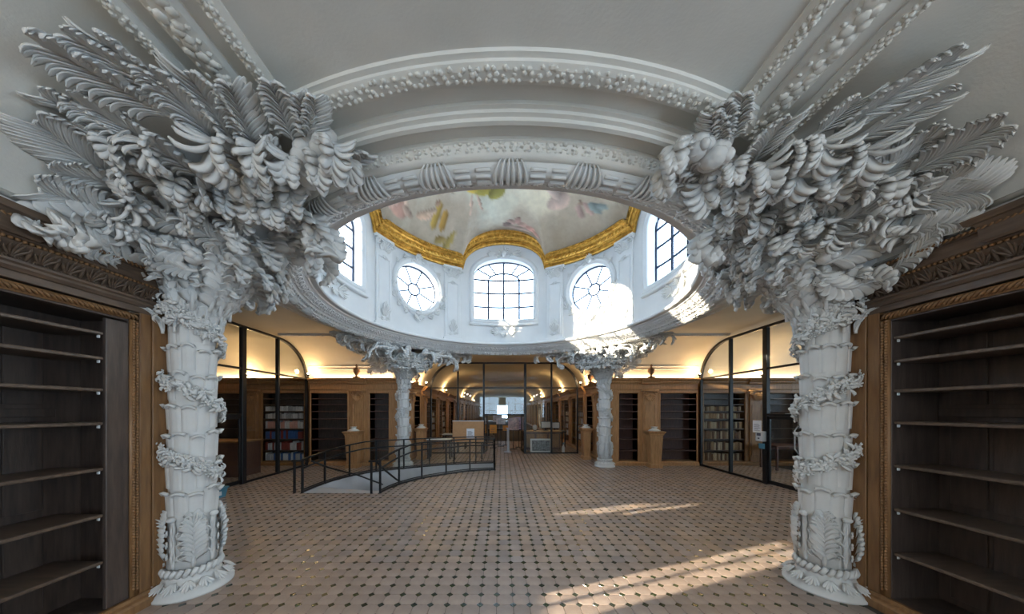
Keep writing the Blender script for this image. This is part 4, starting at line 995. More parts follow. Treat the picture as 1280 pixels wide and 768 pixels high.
# ------------------------------------------------------------------ bookcases
def moulding(mb, u0, u1, prof, ret0=False, ret1=False):
    """prof: closed list (out, z); runs along x, out = -y"""
    a = [(u0-(o if ret0 else 0), -o, z) for o, z in prof]; b = [(u1+(o if ret1 else 0), -o, z) for o, z in prof]
    mb.loft([a, b], True, True)
def opening(root, u0, u1, z0, z1, shelves, dep, mback, mshelf, stile=True, rec=.02):
    b = boxo('back_board', (u0-.02, u1+.02, dep-.02, dep, z0-.02, z1+.02), mback, root)
    boxo('side_board', (u0-.02, u0, .005, dep, z0, z1), mback, root); boxo('side_board', (u1, u1+.02, .005, dep, z0, z1), mback, root)
    for z in shelves: boxo('shelf', (u0+.002, u1-.002, rec, dep-.02, z-.013, z+.013), mshelf, root, .005)
    return b
def bookcase(name, label, loc, rz, segs, shelves, ztop, zcor, wood, mback, mshelf, cat='bookcase', group=None, dep=.36, ret=(False, False), rich=True):
    root = empty(name, loc, rz); tag(root, label, cat, group)
    u0, u1 = segs[0][1], segs[-1][2]; zb = .12
    mb = MB()
    for kind, a, b in segs:
        if kind == 'post': mb.cbox(a, b, 0, dep, 0, ztop+.02, .004)
    mb.cbox(u0, u1, 0, dep, ztop, zcor-.05, .004); mb.box(u0, u1, .01, dep, 0, zb)
    mb.build('carcass', wood, root)
    mb = MB(); moulding(mb, u0, u1, [(0, 0), (.06, 0), (.06, .075), (.045, .09), (.02, .10), (.012, .12), (0, .12)]); mb.build('plinth', wood, root)
    mb = MB(); za = ztop+.10
    moulding(mb, u0, u1, [(0, za), (.02, za), (.03, za+.02), (.03, za+.035), (0, za+.035)], *ret)
    moulding(mb, u0, u1, [(0, zcor-.17), (.02, zcor-.17), (.03, zcor-.14), (.06, zcor-.11), (.06, zcor-.08), (.10, zcor-.05), (.12, zcor-.02), (.12, zcor), (0, zcor)], *ret)
    mb.build('cornice', wood, root)
    for kind, a, b in segs:
        if kind == 'open':
            opening(root, a, b, zb, ztop, shelves, dep, mback, mshelf)
            mb = MB()
            for x0, x1, z0, z1 in ((a-.045, a-.012, zb, ztop+.045), (b+.012, b+.045, zb, ztop+.045), (a-.012, b+.012, ztop+.012, ztop+.045)): mb.cbox(x0, x1, -.014, .004, z0, z1, .006)
            mb.build('opening_moulding', wood, root)
        elif kind == 'post' and b-a > .4 and rich:
            c = (a+b)/2; mb = MB()
            mb.cbox(c-.19, c+.19, -.045, .01, .12, ztop-.02, .006); mb.build('pilaster', wood, root)
            mb = MB(); mb.cbox(c-.15, c-.13, -.058, -.04, .3, ztop-.32, .004); mb.cbox(c+.13, c+.15, -.058, -.04, .3, ztop-.32, .004); mb.cbox(c-.13, c+.13, -.055, -.04, .3, .32, .004); mb.build('pilaster_moulding', wood, root)
            mb = MB(); X, Z, N = Vector((1, 0, 0)), Vector((0, 0, 1)), Vector((0, -1, 0))
            fan(mb, (c, -.05, ztop-.06), X, -Z, N, .20, 11, 2.8, .02, .3); fan(mb, (c, -.05, ztop-.10), X, Z, N, .13, 7, 2.2, .016, .3)
            for s in (-1, 1): scroll(mb, (c+s*.16, -.06, ztop+.0), X, Z, N, .06, 1.4, .016, s)
            mb.cbox(c-.24, c+.24, -.10, .01, ztop+.05, ztop+.10, .01); mb.build('shell_console', wood, root, True)
            mb = MB(); moulding(mb, c-.25, c+.25, [(.02, zcor-.17), (.09, zcor-.15), (.10, zcor-.11), (.13, zcor-.08), (.17, zcor-.03), (.19, zcor+.005), (.02, zcor+.005)]); mb.build('cornice_break', wood, root)
    return root
FSH = [.42, .75, 1.05, 1.34, 1.56, 1.76, 1.93]
YF = 8.62
FARSEG = [('post', 3.02, 3.34), ('open', 3.34, 3.88), ('post', 3.88, 4.54), ('open', 4.54, 5.58), ('post', 5.58, 5.63)]
def seg_mir(sg): return [(k, -b, -a) for k, a, b in reversed(sg)]
bookcase('bookcase', 'honey oak bookcase with empty red-brown shelves right of the far right palm column', (0, YF, 0), 0, FARSEG, FSH, 2.09, 2.51, WOODL, MAHOG, MAHOG, group='fitted bookcases of the crossing', ret=(False, False))
bookcase('bookcase', 'honey oak bookcase with empty dark shelves left of the far left palm column', (0, YF, 0), 0, seg_mir(FARSEG), FSH, 2.09, 2.51, WOODL, DARKW, MAHOG, group='fitted bookcases of the crossing')
ROOMSEG = [('post', 5.74, 5.80), ('open', 5.80, 6.98), ('post', 6.98, 7.60), ('open', 7.60, 8.70), ('post', 8.70, 9.0), ('open', 9.0, 10.2), ('post', 10.2, 11.2)]
bookcase('bookcase', 'oak bookcase of old brown books behind the right glass screen', (0, YF, 0), 0, ROOMSEG, FSH, 2.09, 2.51, WOOD, DARKW, DARKW, group='fitted bookcases of the side rooms')
bookcase('bookcase', 'oak bookcase of white, blue and red binders behind the left glass screen', (0, YF, 0), 0, seg_mir(ROOMSEG), FSH, 2.09, 2.51, WOOD, DARKW, DARKW, group='fitted bookcases of the side rooms')
# hall entrance bookcases between the far columns and the far glass screen (facing the hall axis)
HSEG = [('post', 0.39, .45), ('open', .45, .86), ('post', .86, 1.42), ('open', 1.42, 2.16), ('post', 2.16, 2.30)]
bookcase('bookcase', 'narrow oak bookcase along the left side of the hall entrance', (-3.02, YF, 0), PI/2, HSEG, FSH, 2.09, 2.48, WOODL, MAHOG, MAHOG, group='fitted bookcases of the crossing')
bookcase('bookcase', 'narrow oak bookcase along the right side of the hall entrance', (3.02, YF+2.32, 0), -PI/2, [(k, 2.32-b, 2.32-a) for k, a, b in reversed(HSEG)], FSH, 2.09, 2.48, WOODL, MAHOG, MAHOG, group='fitted bookcases of the crossing')
# receding bookcases of the hall
first = {}
ordn = ['nearest', 'second', 'third', 'fourth', 'fifth', 'sixth', 'seventh', 'eighth', 'ninth', 'tenth', 'eleventh', 'twelfth', 'thirteenth', 'fourteenth']
for i in range(14):
    y = 11.15+i*2.4
    for s, nm in ((-1, 'left'), (1, 'right')):
        lab = '%s oak bookcase along the %s wall of the far hall' % (ordn[i], nm)
        if i == 0:
            r_ = bookcase('hall_bookcase', lab, (s*3.02, y if s < 0 else y+2.4, 0), PI/2 if s < 0 else -PI/2, [('post', 0, .5), ('open', .5, 1.2), ('post', 1.2, 1.3), ('open', 1.3, 2.28), ('post', 2.28, 2.4)], FSH, 2.09, 2.48, WOODL, DARKW, MAHOG, group='bookcases along the far hall'); first[s] = r_
        else:
            r_ = copy_tree(first[s]); r_.location.y += 2.4*i; r_['label'] = lab

# near bookcases: dark empty shelves, braided moulding, carved leaf frieze
fleaf = MB(); X, Z, N = Vector((1, 0, 0)), Vector((0, 0, 1)), Vector((0, -1, 0))
fan(fleaf, (0, -.006, -.045), X, Z, N, .10, 5, 1.5, .0085, .45, inner=.05); scroll(fleaf, (.022, -.008, -.04), X, Z, N, .014, 1.2, .005, 1); scroll(fleaf, (-.022, -.008, -.04), X, Z, N, .014, 1.2, .005, -1)
FLEAF = fleaf.mesh('frieze_leaf', True); FLEAF.materials.append(WOODH)
ftong = MB(); leaflet(ftong, (0, -.004, -.05), Z, X, N, .095, .012, 0, 0, .15, .25, 5); FTONG = ftong.mesh('frieze_tongue', True); FTONG.materials.append(WOODH)
def near_bookcase(label, s):
    # local x runs along the case away from the column; face at y=0 facing -y
    Lc = 1.17   # from y=2.62 to 1.45
    root = empty('tall_bookcase', (3.0*s, 2.62, 0), -PI/2 if s > 0 else PI/2); tag(root, label, 'bookcase', 'tall dark bookcases of the near arm')
    d = 1 if s > 0 else -1   # for s>0 local +x -> world -y ; for s<0 local +x -> world +y so mirror
    def U(a, b): return (a, b) if d > 0 else (-b, -a)
    def B(name, a, b, y0, y1, z0, z1, m, c=.004, par=root):
        a, b = U(a, b); return boxo(name, (a, b, y0, y1, z0, z1), m, par, c)
    zt, dep = 2.30, .40
    B('end_stile', 0, .115, 0, .42, 0, 2.46, WOOD); B('inner_stile', .121, .20, .006, .42, 0, 2.46, WOOD)
    B('stile', Lc-.08, Lc, 0, .42, 0, 2.46, WOOD); B('lintel', .121, Lc, .004, .42, zt+.09, 2.46, WOODH); B('bottom_board', 0, Lc, .01, .42, .0, .11, DARKW); B('top_board', 0, Lc, .0, .42, 2.46, 2.70, WOODH)
    o0, o1 = .265, Lc-.12
    B('back_board', .1, Lc, dep, dep+.02, .1, 2.46, DARKW)
    B('side_board', o0-.02, o0, .02, dep, .1, zt+.02, DARKW); B('side_board', o1, o1+.02, .02, dep, .1, zt+.02, DARKW); B('head_board', o0-.02, o1, .02, dep, zt+.005, zt+.03, DARKW)
    if s < 0: B('filler_board', o0, o0+.135, .015, .045, .11, zt-.01, DARKW, .004); so = o0+.137
    else: so = o0+.004
    # fielded back panels between stiles
    us = [so+.06, so+.235, so+.26, so+.455, so+.48, o1]
    for z0, z1 in ((.16, .80), (.88, 1.52), (1.64, 2.22)):
        for k in range(0, 6, 2):
            B('back_panel', us[k], us[k+1], dep-.012, dep, z0, z1, DARKW, .008)
    B('back_rail', so, o1, dep-.016, dep, 1.55, 1.61, DARKW, .004)
    for z in (2.17, 1.985, 1.75, 1.50, 1.16, .815, .465):
        sh = B('shelf', so, o1, .03, dep-.014, z-.012, z+.012, SHELFW, .005)
        pin = MB(); a, b = U(so+.01, so+.02); pin.cbox(a, b, .04, .06, z-.035, z-.012, .003); pin.build('shelf_pin', WHITEM, sh)
    mb = MB(); a, b = U(0, Lc); moulding(mb, a, b, [(-.02, 0), (.06, 0), (.06, .06), (.045, .075), (.02, .085), (.015, .11), (-.02, .11)]); mb.build('plinth', WOOD, root)
    # braided moulding round the opening: a run of small twisted beads
    mb = MB(); z = .16
    a, b = U(.207, .262); mb.box(a, b, .004, .03, .11, zt+.07); a, b = U(.207, Lc-.08); mb.box(a, b, .004, .03, zt+.02, zt+.075)
    k = 0
    while z < zt+.02:
        for off in (.222, .246):
            x = off*d; mb.blob((x, 0, z+(.011 if off > .23 else 0)), .011, .009, .013, 6, 4)
        z += .023
    x = .235
    while x < Lc-.09:
        mb.tube([((x-.014)*d, -.001, zt+.03), (x*d, -.008, zt+.048), ((x+.016)*d, -.001, zt+.066)], .009, 5); x += .026
    e = mb.build('braided_moulding', WOOD, root, True); e['kind'] = 'stuff'
    # entablature
    mb = MB(); a, b = U(0, Lc); r0, r1 = (True, False) if d > 0 else (False, True)
    moulding(mb, a, b, [(-.02, 2.44), (.012, 2.44), (.03, 2.46), (.03, 2.475), (.045, 2.485), (.045, 2.50), (-.02, 2.50)], r0, r1)
    moulding(mb, a, b, [(-.02, 2.50), (.005, 2.50), (.012, 2.56), (.03, 2.61), (.03, 2.615), (-.02, 2.615)], r0, r1)
    moulding(mb, a, b, [(-.02, 2.63), (.035, 2.63), (.045, 2.64), (.05, 2.70), (.06, 2.715), (.075, 2.72), (.08, 2.745), (-.02, 2.745)], r0, r1)
    co = mb.build('cornice', WOODH, root)
    mb = MB(); x = .0
    while x < Lc:
        mb.blob((x*d, -.036, 2.622), .013, .011, .011, 6, 4); mb.tube([((x-.012)*d, -.078, 2.728), ((x+.008)*d, -.086, 2.742)], .008, 5); x += .027
    e = mb.build('bead_rows', WOOD, co, True); e['kind'] = 'stuff'
    x = .04
    k = 0
    while x < Lc-.02:
        me_ = FLEAF if k % 2 == 0 else FTONG
        o = mobj('frieze_leaf' if k % 2 == 0 else 'frieze_tongue', me_, None, co); o.location = (x*d, -.016, 2.558); o.rotation_euler = (.2, 0, 0)
        x += .058; k += 1
    # raised break in the cornice further along
    mb = MB(); a, b = U(.84, Lc); moulding(mb, a, b, [(-.02, 2.64), (.07, 2.64), (.08, 2.655), (.085, 2.74), (.10, 2.76), (.12, 2.765), (.13, 2.80), (-.02, 2.80)], r0, r1)
    mb.build('cornice_break', WOODH, root)
    return root
near_bookcase('tall dark oak bookcase with empty shelves at the near left', -1)
near_bookcase('tall dark oak bookcase with empty shelves at the near right', 1)

# ------------------------------------------------------------------ glass screens
def screen(name, label, loc, rz, HWd, xs, ztop, ztr, rxx, door, thick=.045):
    """local x across; arched ends rise from ztr at +-HWd to ztop at +-(HWd-rxx)"""
    root = empty(name, loc, rz); tag(root, label, 'glass screen', 'black steel glass screens closing the arms')
    def top(a):
        t = (abs(a)-(HWd-rxx))/rxx
        return ztop if t <= 0 else ztr+(ztop-ztr)*math.sqrt(max(0, 1-t*t))
    arc = [(-HWd, ztr)]+[(-(HWd-rxx)-rxx*math.cos(PI/2*q/12), ztr+(ztop-ztr)*math.sin(PI/2*q/12)) for q in range(1, 13)]
    pts = arc+[(-x, z) for x, z in reversed(arc)]
    pts = [(-HWd, 0)]+pts+[(HWd, 0)]
    mb = MB(); rings = []
    inn = [(x*(1-.05/HWd), max(0, z-.055) if z > ztr+.02 else z) for x, z in pts]
    for (x, z), (xi, zi) in zip(pts, inn): rings.append([(x, -.03, z), (xi, -.03, zi), (xi, .03, zi), (x, .03, z)])
    mb.loft(rings, True, True); mb.build('arched_frame', BLACK, root)
    for x, w in xs: 
        mb = MB(); mb.cbox(x-w/2, x+w/2, -.04, .04, 0, top(x)-.02, .006); mb.build('post', BLACK, root)
    mb = MB(); mb.cbox(-HWd, HWd, -.03, .03, ztr-.02, ztr+.02, .004); mb.build('transom', BLACK, root)
    edges = [-HWd]+[x for x, w in xs]+[HWd]
    for a, b in zip(edges[:-1], edges[1:]):
        isd = door and abs((a+b)/2) < .05
        if not isd:
            mb = MB(); mb.cbox(a, b, -.03, .03, .005, .05, .004); mb.build('bottom_rail', BLACK, root)
            mb = MB(); mb.box(a+.02, b-.02, -.004, .004, .05, ztr-.02); mb.build('pane', GLASS, root)
        else:
            mb = MB(); mb.cbox(a, b, -.03, .03, door-.025, door+.025, .004); mb.build('door_header', BLACK, root)
            mb = MB(); mb.box(a+.02, b-.02, -.004, .004, door+.025, ztr-.02); mb.build('pane', GLASS, root)
        K = 12; mb = MB(); xx = [a+.02+(b-a-.04)*q/K for q in range(K+1)]
        mb.loft([[(x, -.004, ztr+.02), (x, -.004, max(ztr+.021, top(x)-.05)), (x, .004, max(ztr+.021, top(x)-.05)), (x, .004, ztr+.02)] for x in xx]); mb.build('pane', GLASS, root)
    return root, top
def door_leaf(root, hinge, ang, w, h, hand, handle=True):
    lf = empty('door_leaf', (hinge, 0, 0), ang, root)
    mb = MB(); W_ = w*hand
    for dims in ((0, .06*hand, -.02, .02, .02, h), (W_-.06*hand, W_, -.02, .02, .02, h), (0, W_, -.02, .02, .02, .1), (0, W_, -.02, .02, h-.06, h)): mb.cbox(*dims, c=.004)
    mb.build('leaf_frame', BLACK, lf)
    mb = MB(); mb.box(.05*hand, W_-.05*hand, -.004, .004, .1, h-.05); mb.build('leaf_pane', GLASS, lf)
    if handle:
        mb = MB(); x = W_-.1*hand; mb.tube([(x, -.03, .75), (x-.03*hand, -.07, .85), (x-.03*hand, -.07, 1.2), (x, -.03, 1.3)], .012, 6); mb.build('handle', WHITEM, lf, True)
    return lf
sx = [(-1.84, .06), (-.84, .11), (.84, .11), (1.84, .06)]
scL, _ = screen('glass_screen', 'black-framed arched glass screen closing the left side room', (-5.68, YC, 0), PI/2, 2.97, sx, 3.44, 2.5, 1.12, 1.50)
scR, _ = screen('glass_screen', 'black-framed arched glass screen closing the right side room', (5.68, YC, 0), -PI/2, 2.97, sx, 3.44, 2.5, 1.12, 1.50)
scF, _ = screen('glass_screen', 'black-framed arched glass screen closing the far hall', (.03, 10.96, 0), 0, 2.72, [(-1.70, .06), (-.75, .07), (.77, .09), (1.74, .06)], 3.36, 2.42, 1.0, 1.43)
door_leaf(scR, -.80, .0, .79, 1.47, 1); door_leaf(scL, .80, 0, .79, 1.47, -1); door_leaf(scL, -.80, 0, .79, 1.47, 1)
door_leaf(scF, -.75, 1.45, .74, 1.41, 1, False); door_leaf(scF, .77, -1.45, .74, 1.41, -1, False)

# ------------------------------------------------------------------ lamps on the cornices (warm uplights, plus added fills in the near arm)
def lamp(loc, label, power, rot=0.0, colr=(1.0, .66, .32)):
    root = empty('uplight', loc, rot); tag(root, label, 'lamp', 'small warm uplights on the cornices')
    mb = MB(); mb.lathe([(.03, 0), (.032, .01), (.012, .015), (.010, .05), (.03, .06), (.04, .11), (.036, .112), (.02, .07)], 12); mb.build('housing', BLACK, root, True)
    mb = MB(); mb.blob((0, 0, .115), .028, None, None, 10, 8); mb.build('bulb', BULB, root, True)
    l = bpy.data.lights.new('uplight_glow', 'POINT'); l.energy = power; l.color = colr; l.shadow_soft_size = .05
    o = bpy.data.objects.new('uplight_glow', l); COL.objects.link(o); o.parent = root; o.location = (0, 0, .19)
LP = 9
lamp((-5.52, 8.40, 2.51), 'lit uplight on the cornice beside the left glass screen', LP)
lamp((5.52, 8.40, 2.51), 'lit uplight on the cornice beside the right glass screen', LP)
lamp((-2.80, 10.80, 2.48), 'lit uplight on the cornice left of the hall entrance', LP*.8)
lamp((2.80, 10.80, 2.48), 'lit uplight on the cornice right of the hall entrance', LP*.8)
for s, nm in ((-1, 'left'), (1, 'right')):
    lamp((s*7.3, 8.42, 2.51), 'uplight on the bookcase inside the %s side room' % nm, LP)
    for i, y in enumerate((-.6, -3.0, -5.4)): lamp((s*2.93, y, 2.72), 'added fill uplight on the %s ledge of the near arm, %s behind the viewer' % (nm, ('first', 'second', 'third')[i]), 27, 0, (1.0, .84, .66))  # unseen lamps added behind the viewer to brighten the near vault and palms
    for i, y in enumerate((15.0, 22.0, 30.0)): lamp((s*2.85, y, 2.48), 'uplight on the %s cornice of the far hall, %s from the entrance' % (nm, ('first', 'second', 'third')[i]), LP*2.2)

def light_strip(loc, rz, L, label, power):
    root = empty('light_strip', loc, rz); tag(root, label, 'light strip', 'warm light strips on the bookcase tops')
    boxo('channel', (-L/2, L/2, -.025, .025, 0, .02), BLACK, root, .003); boxo('diffuser', (-L/2+.01, L/2-.01, -.018, .018, .02, .026), BULBS, root)
    l = bpy.data.lights.new('strip_glow', 'AREA'); l.shape = 'RECTANGLE'; l.size = L-.02; l.size_y = .05; l.energy = power; l.color = (1.0, .70, .42)
    o = bpy.data.objects.new('strip_glow', l); COL.objects.link(o); o.parent = root; o.location = (0, 0, .03); o.rotation_euler = (PI, 0, 0)
BULBS = mat('lit_strip', (1, .9, .7), .4, noise=.01, emit=(1.0, .7, .38), estr=6)
for s, nm in ((-1, 'left'), (1, 'right')):
    light_strip((s*4.35, YF-.02, 2.515), 0, 2.3, 'warm light strip on the far %s bookcase' % nm, 4.6)
    light_strip((s*8.3, YF-.02, 2.515), 0, 4.6, 'warm light strip on the bookcase inside the %s side room' % nm, 10.5)
    light_strip((s*3.0, YF+1.4, 2.485), PI/2, 1.7, 'warm light strip on the bookcase %s of the hall entrance' % nm, 3.6)
# ------------------------------------------------------------------ urns, pedestals
def urn(loc, label, sc=1.0):
    root = empty('urn_finial', loc); tag(root, label, 'urn', 'dark urns on the bookcase cornices'); root.scale = (sc, sc, sc)
    mb = MB(); mb.cbox(-.075, .075, -.075, .075, 0, .035, .006); mb.lathe([(.055, .035), (.03, .06), (.025, .08), (.05, .11), (.085, .17), (.092, .21), (.08, .235), (.095, .245), (.095, .255), (.05, .27)], 16); mb.build('bowl', WOOD, root, True)
    mb = MB(); mb.lathe([(.055, .265), (.05, .29), (.02, .31), (.018, .33), (.035, .345), (.035, .365), (.012, .385), (.002, .40)], 12); mb.build('lid', WOOD, root, True)
def pedestal(loc, rz, label):
    root = empty('tapered_pedestal', loc, rz); tag(root, label, 'pedestal', 'tapered oak pedestals in front of the pilasters')
    def sq(w, d, z): return [(-w/2, -d/2, z), (w/2, -d/2, z), (w/2, d/2, z), (-w/2, d/2, z)]
    mb = MB(); mb.loft([sq(.34, .26, 0), sq(.34, .26, .09), sq(.31, .23, .11)]); mb.loft([sq(.27, .2, .11), sq(.36, .26, .90)]); mb.build('shaft', WOODL, root)
    mb = MB(); mb.loft([sq(.20, .215, .2), sq(.27, .265, .84)]); mb.build('raised_panel', WOODL, root)
    mb = MB(); mb.loft([sq(.37, .27, .90), sq(.40, .30, .92), sq(.40, .30, .94), sq(.47, .36, .985), sq(.47, .36, 1.01), sq(.30, .24, 1.02)]); mb.build('cap', WOODL, root)
    mb = MB(); mb.lathe([(.15, 1.015), (.16, 1.03), (.11, 1.06), (.07, 1.085), (.05, 1.10), (.09, 1.125), (.09, 1.135), (.02, 1.14)], 18); mb.build('stone_top', PLASTER, root, True)
for s, nm in ((-1, 'left'), (1, 'right')):
    pedestal((s*4.21, YF-.29, 0), 0, 'tapered oak pedestal with pale top against the far %s bookcase' % nm)
    pedestal((s*2.70, YF+1.14, 0), PI/2*s, 'tapered oak pedestal with pale top at the %s of the hall entrance' % nm)
    urn((s*4.21, YF-.12, 2.516), 'dark urn on the cornice of the far %s bookcase' % nm); urn((s*2.85, YF+1.14, 2.486), 'dark urn on the cornice %s of the hall entrance' % nm)

# ------------------------------------------------------------------ stairwell with curved railing
well = MB(); n = len(HOLE)
well.add([(x, y, .0) for x, y in HOLE]+[(x, y, -1.3) for x, y in HOLE], [(i, (i+1) % n, n+(i+1) % n, n+i) for i in range(n)]); well.add([(x, y, -1.3) for x, y in HOLE], [tuple(range(n))])
stair = empty('wall_stairwell', (-2, 7.3, 0)); struct(stair, 'pale grey curved stairwell sunk into the floor inside the railing', 'stairwell')
local(well, stair).build('lining', GREYC, stair)
kerb = MB()
def path_res(pts, step=.12):
    out = []
    for (a, b) in zip(pts[:-1], pts[1:]):
        d = math.dist(a, b); k = max(1, int(d/step))
        out += [(a[0]+(b[0]-a[0])*q/k, a[1]+(b[1]-a[1])*q/k) for q in range(k)]
    return out+[pts[-1]]
def smoothp(pts, it=2):
    for _ in range(it):
        q = [pts[0]]
        for a, b in zip(pts[:-1], pts[1:]): q += [(a[0]*.75+b[0]*.25, a[1]*.75+b[1]*.25), (a[0]*.25+b[0]*.75, a[1]*.25+b[1]*.75)]
        pts = q+[pts[-1]]
    return pts
for seg in (front, [front[-1], back[0]], back):
    kerb.tube([(x, y, .018) for x, y in smoothp(seg)], .022, 6)
local(kerb, stair).build('kerb', BLACK, stair)
for k in range(8):
    t0, t1 = k/8, (k+1)/8
    def lerp_c(t):
        f_ = front[0:6]; b_ = list(reversed(back))[0:6]
        i = min(int(t*5), 4); u = t*5-i
        return Vector((f_[i][0]*(1-u)+f_[i+1][0]*u, f_[i][1]*(1-u)+f_[i+1][1]*u, 0)), Vector((b_[i][0]*(1-u)+b_[i+1][0]*u, b_[i][1]*(1-u)+b_[i+1][1]*u, 0))
    a0, b0 = lerp_c(t0); a1, b1 = lerp_c(t1); z = -.15*k-.02
    mb = MB(); mb.loft([[a0+Vector((0, 0, z)), b0+Vector((0, 0, z)), b0+Vector((0, 0, z-.18)), a0+Vector((0, 0, z-.18))], [a1+Vector((0, 0, z)), b1+Vector((0, 0, z)), b1+Vector((0, 0, z-.18)), a1+Vector((0, 0, z-.18))]])
    local(mb, stair).build('stair_tread', GREYC, stair)
rail = empty('curved_railing', (-2, 7.3, 0)); tag(rail, 'low black steel and glass railing curving round the stairwell', 'railing')
def rail_run(pts, h0, h1, posts, two=True):
    sp = smoothp(pts); L = [0]
    for a, b in zip(sp[:-1], sp[1:]): L.append(L[-1]+math.dist(a, b))
    def at(t):
        d = t*L[-1]
        for i in range(len(sp)-1):
            if d <= L[i+1]+1e-9:
                u = (d-L[i])/max(1e-9, L[i+1]-L[i]); return (sp[i][0]*(1-u)+sp[i+1][0]*u, sp[i][1]*(1-u)+sp[i+1][1]*u)
        return sp[-1]
    hh = lambda t: h0+(h1-h0)*min(1, t*3)
    mb = MB(); T = [k/30 for k in range(31)]
    rings = []
    for t in T:
        x, y = at(t); x2, y2 = at(min(1, t+.01)); x1, y1 = at(max(0, t-.01)); d = Vector((x2-x1, y2-y1, 0)).normalized(); q = Vector((-d.y, d.x, 0))*.022; c = Vector((x, y, hh(t))); u = Vector((0, 0, .014))
        rings.append([c-q-u, c+q-u, c+q+u, c-q+u])
    mb.loft(rings); local(mb, rail).build('top_rail', BLACK, rail)
    if two:
        mb = MB(); mb.tube([(*at(t), hh(t)-.17) for t in T], .018, 6); local(mb, rail).build('hand_rail', BLACK, rail, True)
    mb = MB(); mb.tube([(*at(t), .06) for t in T], .014, 5); local(mb, rail).build('bottom_rail', BLACK, rail)
    for t in posts:
        x, y = at(t); mb = MB(); mb.cbox(x-.018, x+.018, y-.018, y+.018, 0, hh(t), .004); mb.lathe([(.03, 0), (.03, .012), (.02, .016)], 8, (x, y)); local(mb, rail).build('post', BLACK, rail)
    ps = sorted(posts)
    for a, b in zip(ps[:-1], ps[1:]):
        tt = [a+(b-a)*q/6 for q in range(7)]; mb = MB()
        lo = [Vector((*at(t), .07)) for t in tt]; hi = [Vector((*at(t), hh(t)-.02)) for t in tt]
        mb.loft([[l, h] for l, h in zip(lo, hi)], False, False); local(mb, rail).build('pane', GLASS, rail)
    return at
rail_run(front, .64, .84, [0, .2, .4, .6, .8, 1.0]); rail_run([front[-1], (-.28, 8.45), back[0]], .84, .84, [.0, .5, 1], True)
rail_run(list(reversed(back)), .64, .80, [0, .13, .26, .39, .52, .65, .78, .9, 1])
for (x, y), (x2, y2) in (((-2.56, 5.70), (-2.40, 5.72)), ((-4.06, 5.74), (-3.92, 5.76))):
    mb = MB(); mb.cbox(x-.018, x+.018, y-.018, y+.018, 0, .64, .004); local(mb, rail).build('post', BLACK, rail)
    mb = MB(); mb.tube([(x-.05, y, .62), (x2, y2, .62)], .02, 6); local(mb, rail).build('gate_bar', BLACK, rail)
for pts in ([(-3.80, 5.85, .60), (-3.78, 6.4, .36), (-3.5, 7.1, .05), (-3.1, 7.6, -.3)], [(-2.50, 5.78, .60), (-2.47, 6.1, .38), (-2.38, 6.5, .10), (-2.2, 6.8, -.15)]):
    mb = MB(); mb.tube(pts, .02, 6); local(mb, rail).build('descending_rail', BLACK, rail, True)

# ------------------------------------------------------------------ books
def book_mesh(name):
    mb = MB(); prof = [(-.5, 1.0), (-.5, .06)]+[(-.5+.5-.5*math.cos(PI*q/6), .06-.10*math.sin(PI*q/6)) for q in range(1, 6)]+[(.5, .06), (.5, 1.0), (.40, 1.0), (.40, .12), (-.40, .12), (-.40, 1.0)]
    prof = [(-.5, 1.0), (-.5, .06), (-.3, -.01), (0, -.04), (.3, -.01), (.5, .06), (.5, 1.0)]
    mb.loft([[(x, y, 0) for x, y in prof], [(x, y, 1) for x, y in prof]])
    for z in (.2, .4, .62, .82): mb.box(-.34, .34, -.05, 0, z-.012, z+.012)
    me = mb.mesh(name); return me
def binder_mesh(name):
    mb = MB(); mb.cbox(-.5, .5, 0, 1, 0, 1, .04); mb.box(-.3, .3, -.01, .01, .45, .85); mb.lathe([(.10, 0), (.12, .0)], 6) if False else None
    return mb.mesh(name)
BOOKC = {'tan': (.36, .24, .13), 'brown': (.20, .105, .055), 'umber': (.10, .055, .035), 'buff': (.52, .42, .29), 'red': (.28, .05, .04), 'blue': (.05, .14, .38), 'white': (.66, .68, .72), 'grey': (.40, .42, .45), 'pink': (.68, .36, .30), 'green': (.08, .14, .09)}
BM = {}
def bkm(c, kind):
    k = (c, kind)
    if k not in BM:
        me = book_mesh('book') if kind == 'book' else binder_mesh('binder')
        me.materials.append(MATS.get('cover_'+c) or mat('cover_'+c, BOOKC[c], .6, noise=.2, nscale=3, obj_random=.15)); BM[k] = me
    return BM[k]
def fill_row(u0, u1, z, hmax, pal, kind, label, group, frame, wmin, wmax, depth=.22, gap=0.0, cat='book'):
    """frame(u, out, z) -> world; books stand on a shelf"""
    u = u0; r = rnd
    while u < u1-wmin:
        w = r.uniform(wmin, wmax)
        if u+w > u1: break
        if gap and r.random() < gap: u += w*1.5; continue
        c = r.choice(pal); h = hmax*r.uniform(.78, 1.0)
        o = mobj('book' if kind == 'book' else 'binder', bkm(c, kind)); loc, rz = frame(u+w/2, .06, z+.0135); o.location = loc; o.rotation_euler = (0, 0, rz); o.scale = (w*.94, depth*r.uniform(.9, 1.0), h)
        tag(o, label.replace('{c}', cn.get(c, c)), cat, group); u += w
cn = {'tan': 'tan', 'brown': 'brown', 'umber': 'dark brown', 'buff': 'buff'}
nth = {0: 'bottom', 1: 'second lowest', 2: 'third lowest', 3: 'fourth lowest', 4: 'fifth lowest', 5: 'sixth lowest', 6: 'top'}
fr_far = lambda u, out, z: ((u, YF+out, z), 0)
zs = [.12]+FSH
for i, z in enumerate([.12, .42, .75, 1.05, 1.34, 1.56]):
    hm = [.24, .26, .24, .22, .17, .15][i]
    fill_row(5.82, 6.96, z, hm, ['tan', 'brown', 'buff', 'umber', 'tan', 'buff'], 'book', '{c} leather book on the %s shelf behind the right glass screen' % nth[i], 'old books behind the right glass screen', fr_far, .035, .075)
